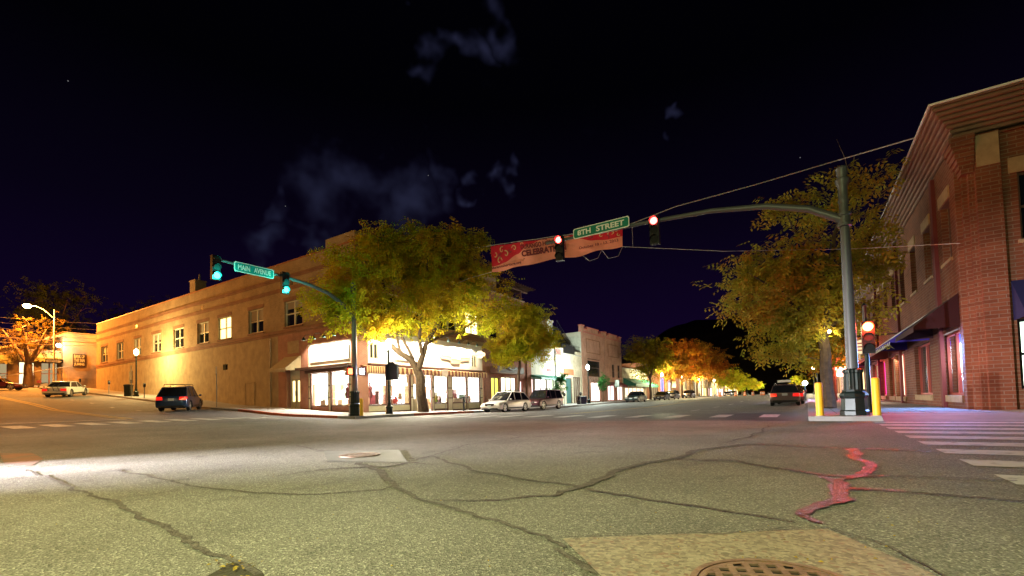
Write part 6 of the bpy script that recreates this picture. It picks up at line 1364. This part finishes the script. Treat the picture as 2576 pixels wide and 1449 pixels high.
for i, (yy, pc, lab) in enumerate(((43, (.12, .03, .03), 'dark red saloon parked ahead of the gold estate car'), (56, (.1, .1, .11), 'grey saloon half hidden by the right tree trunk'))):
    car('parked_car', lab, (-1.1, yy, gz(-1, yy)), 90, 'sedan', 4.6, 1.8, 1.45, carpaint('far_paint_r%d' % i, pc))
p = at(-8, 968, x=-75); print('maroon', p)
car('parked_car', 'maroon saloon at the left edge of the photo, facing right', (-75, p.y, gz(-75, p.y)), 58, 'sedan', 4.6, 1.78, 1.42, carpaint('maroon_car_paint', (.12, .015, .02)))
# turning car just outside the left of the frame whose headlights sweep the junction
hx, hy = -14.2, -4.2
ct = car('parked_car', 'grey saloon with its headlights on, turning in from the left', (hx, hy, 0), 52, 'sedan', 4.6, 1.8, 1.45, carpaint('grey_car_paint', (.2, .2, .2)), group=None)
f = Vector((math.cos(math.radians(52)), math.sin(math.radians(52)), 0)); s_ = Vector((-f.y, f.x, 0))
for s in (-.6, .6):
    c_ = Vector((hx, hy, .72))+f*2.4+s_*s; lamp('SPOT', c_, 9000, (1, .93, .98), .05, None, c_+f*10+Vector((0, 0, -.62)), 33, 1.0, 'headlight_beam')
# scooter
p = at(120, 967, x=-80); x, y_ = -80, p.y; z0 = gz(x, y_)+.02
t = thing('scooter', 'parked scooter with a red box beside the orange tree trunk', 'scooter', (x, y_, z0))
for dy in (-.6, .6):
    m = MB(); m.rings([[(x+e, y_+dy+r_*math.cos(a), z0+.27+r_*math.sin(a)) for a in [2*math.pi*k/14 for k in range(14)]] for r_, e in ((.18, -.05), (.27, -.05), (.27, .05), (.18, .05))], cap=False); m.build('wheel', TYRE, t, True)
m = MB(); m.prism([(y_-.75, z0+.4), (y_-.55, z0+.62), (y_-.1, z0+.72), (y_, z0+.38), (y_+.35, z0+.35), (y_+.5, z0+.95), (y_+.6, z0+.95), (y_+.6, z0+.35), (y_+.3, z0+.2), (y_-.3, z0+.22)], x-.16, x+.16, 'x'); m.build('body', WHITEP, t); m = MB(); m.prism([(y_-.6, z0+.63), (y_-.05, z0+.72), (y_-.05, z0+.8), (y_-.6, z0+.76)], x-.14, x+.14, 'x'); m.build('seat', DARK, t)
m = MB(); m.box(x-.2, y_-.95, z0+.75, x+.2, y_-.6, z0+1.05); m.build('top_box', mat('red_box', (.5, .05, .02), .4), t); m = MB(); m.path([(x-.3, y_+.5, z0+1.05), (x, y_+.55, z0+1.0), (x+.3, y_+.5, z0+1.05)], .02, 5); m.build('handlebar', DARK, t)
# pavement bits on Main
def bench(label, y_):
    x = -22.2; z0 = gz(x, y_)+.14; t = thing('bench', label, 'bench', (x, y_, z0)); m = MB(); m.box(x-.2, y_-.8, z0+.42, x+.25, y_+.8, z0+.47); m.build('seat', BROWN, t); m = MB(); m.box(x-.25, y_-.8, z0+.5, x-.2, y_+.8, z0+.95); m.build('backrest', BROWN, t)
    for s in (-.7, .7): m = MB(); m.box(x-.22, y_+s-.03, z0, x+.22, y_+s+.03, z0+.42); m.build('leg', DARK, t)
bench('dark bench in front of the closed grey shutters', 49.3)
meter('parking meter between the dark sport utility car and the bench', -21.5, 43.5); meter('parking meter right of the bench', -21.5, 47.6)
x, y_ = -22, 48.8+.3; z0 = z(x, y_)
t = thing('litter_bin', 'blue black litter bin left of the white glowing lamp', 'litter bin', (x, y_, z0)); b = MB(); b.lathe([(.55, 0), (.58, .75), (.62, .78), (.62, .86)], (x, y_, z0), 4); b.build('body', mat('navy_bin', (.02, .02, .06), .5), t); b = MB(); b.lathe([(.6, .865), (.5, .93)], (x, y_, z0), 4); b.build('lid', DARK, t)
signpost('pale rectangular sign on a post in front of the wine awning', -21.4, at(1554, 1018, x=-21.4).y, 2.9, .6, 1.0, '', mat('pale_sign', (.5, .55, .5), .5))
signpost('yellow lit sign on a post under the second far tree', -21.3, at(1697, 1010, x=-21.3).y, 3.2, .7, 1.2, '', mat('cream_sign', (.7, .65, .4), .5))
# traffic barrels and cones near the far end
def barrel(label, x, y_):
    z0 = gz(x, y_); t = thing('traffic_barrel', label, 'traffic barrel', (x, y_, z0), 'orange traffic barrels at the far end of the avenue')
    b = MB(); b.lathe([(.32, 0), (.30, .3), (.29, .32), (.28, .6), (.27, .62), (.25, .95), (.001, 1.0)], (x, y_, z0), 12); b.build('body', mat('barrel_orange', (.75, .16, .02), .5), t, True)
    b = MB()
    for q in (.32, .62): b.lathe([(.305-.03*q, q), (.305-.04*q, q+.14)], (x, y_, z0), 12, cap=False)
    b.build('reflective_band', WHITEP, t, True)
for i, (x, y_) in enumerate(((-14, 118), (-12.5, 122), (-11.5, 130), (-16.5, 112), (-10, 135), (-9, 128))):
    barrel(('first', 'second', 'third', 'fourth', 'fifth', 'sixth')[i]+' orange traffic barrel near the far end of the avenue, counted as built', x, y_)
for o in [o for o in bpy.data.objects if o.get('category') == 'traffic barrel']: o['label'] = 'orange and white traffic barrel in the road near the far end of the avenue'
# right pavement: utility box behind the left bollard, hanging oval sign, planters
t = thing('utility_box', 'small grey cabinet on the pavement behind the signal mast base', 'utility cabinet', (1.9, 27.5, .14)); m = MB(); m.box(1.75, 27.4, .14, 2.15, 27.7, .62); m.build('body', mat('pale_grey_box', (.4, .4, .42), .5), t); m = MB(); m.box(1.8, 27.38, .2, 2.1, 27.4, .55); m.build('door', GREY, t)
p = at(2172, 872, y=30.0); t = thing('hanging_sign', 'round cornered cream shop sign hanging over the right pavement below the red signal', 'sign', (3.5, 30, p.z))
p0 = p; w_, h_ = .38, .36; m = MB(); pts = [(-w_, -h_*.7), (-w_*.4, -h_), (w_*.4, -h_), (w_, -h_*.7), (w_, h_*.7), (w_*.4, h_), (-w_*.4, h_), (-w_, h_*.7)]
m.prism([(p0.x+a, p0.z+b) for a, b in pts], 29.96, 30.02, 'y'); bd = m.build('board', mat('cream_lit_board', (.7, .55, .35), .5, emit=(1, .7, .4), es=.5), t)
m = MB()
for q in (-.18, 0, .18): m.box(p0.x-.25, 29.94, p0.z+q-.03, p0.x+.25, 29.958, p0.z+q+.03)
m.build('stripes', RB_, bd); m = MB(); m.path([(p0.x-.3, 30, p0.z+.55), (4.62, 30, p0.z+.55)], .025, 5); m.path([(p0.x, 30, p0.z+.55), (p0.x, 30, p0.z+.3)], .012, 4); m.build('bracket', DARK, t)
p = at(2122, 928, y=44); t = thing('neon_sign', 'glowing pinkish white sign over the right pavement behind the tree trunk', 'neon sign', (p.x, 44, p.z))
m = MB(); m.prism([(p.x-.7, p.z-.5), (p.x-.1, p.z-.6), (p.x+.7, p.z-.1), (p.x+.6, p.z+.5), (p.x+.1, p.z+.2), (p.x-.6, p.z+.1)], 44, 44.1, 'y'); m.build('board', emis('neon_face', (1, .35, .25), 6), t); m = MB(); m.path([(p.x, 44.15, p.z+.1), (4.65, 44.15, p.z+.5)], .03, 5); m.build('bracket', DARK, t); lamp('POINT', (p.x, 43.6, p.z), 260, (1, .15, .08), .3, t)
p = at(2025, 964, y=48); zb = gz(p.x, 48)+.1; t = thing('street_lamp', 'slim post with a cold violet white lamp beside the roof of the gold estate car', 'street lamp', (p.x, 48, zb)); m = MB(); m.path([(p.x, 48, zb), (p.x, 48, p.z)], .04, 6); m.build('pole', DARKG, t); m = MB(); m.sphere((p.x, 48, p.z), .20, 10); m.build('globe', emis('violet_white', (.72, .70, 1), 22), t, True); lamp('POINT', (p.x, 47.6, p.z), 250, (.6, .6, 1), .2, t)
p = A(2086, 834, d2-.9); t = thing('tree_light', 'tiny yellow bulb fixed at the fork of the right tree', 'bulb', tuple(p)); m = MB(); m.sphere(p, .07, 8); m.build('globe', emis('tiny_bulb', (1, .9, .4), 20), t, True); m = MB(); m.path([p, p+Vector((0, .6, .1))], .015, 4); m.build('bracket', DARK, t); lamp('POINT', tuple(p+Vector((0, -.1, -.1))), 25, (1, .85, .4), .07, t)
# globes and bulbs are translucent skins round the light source
for o in bpy.data.objects:
    n = o.name.split('.')[0]
    if o.type == 'MESH' and n in ('globe', 'wall_lamp') : o.visible_shadow = False
    if o.type == 'MESH' and n == 'lens' and any(m_.name.startswith(('sodium', 'lens_lit', 'ped_')) for m_ in o.data.materials): o.visible_shadow = False
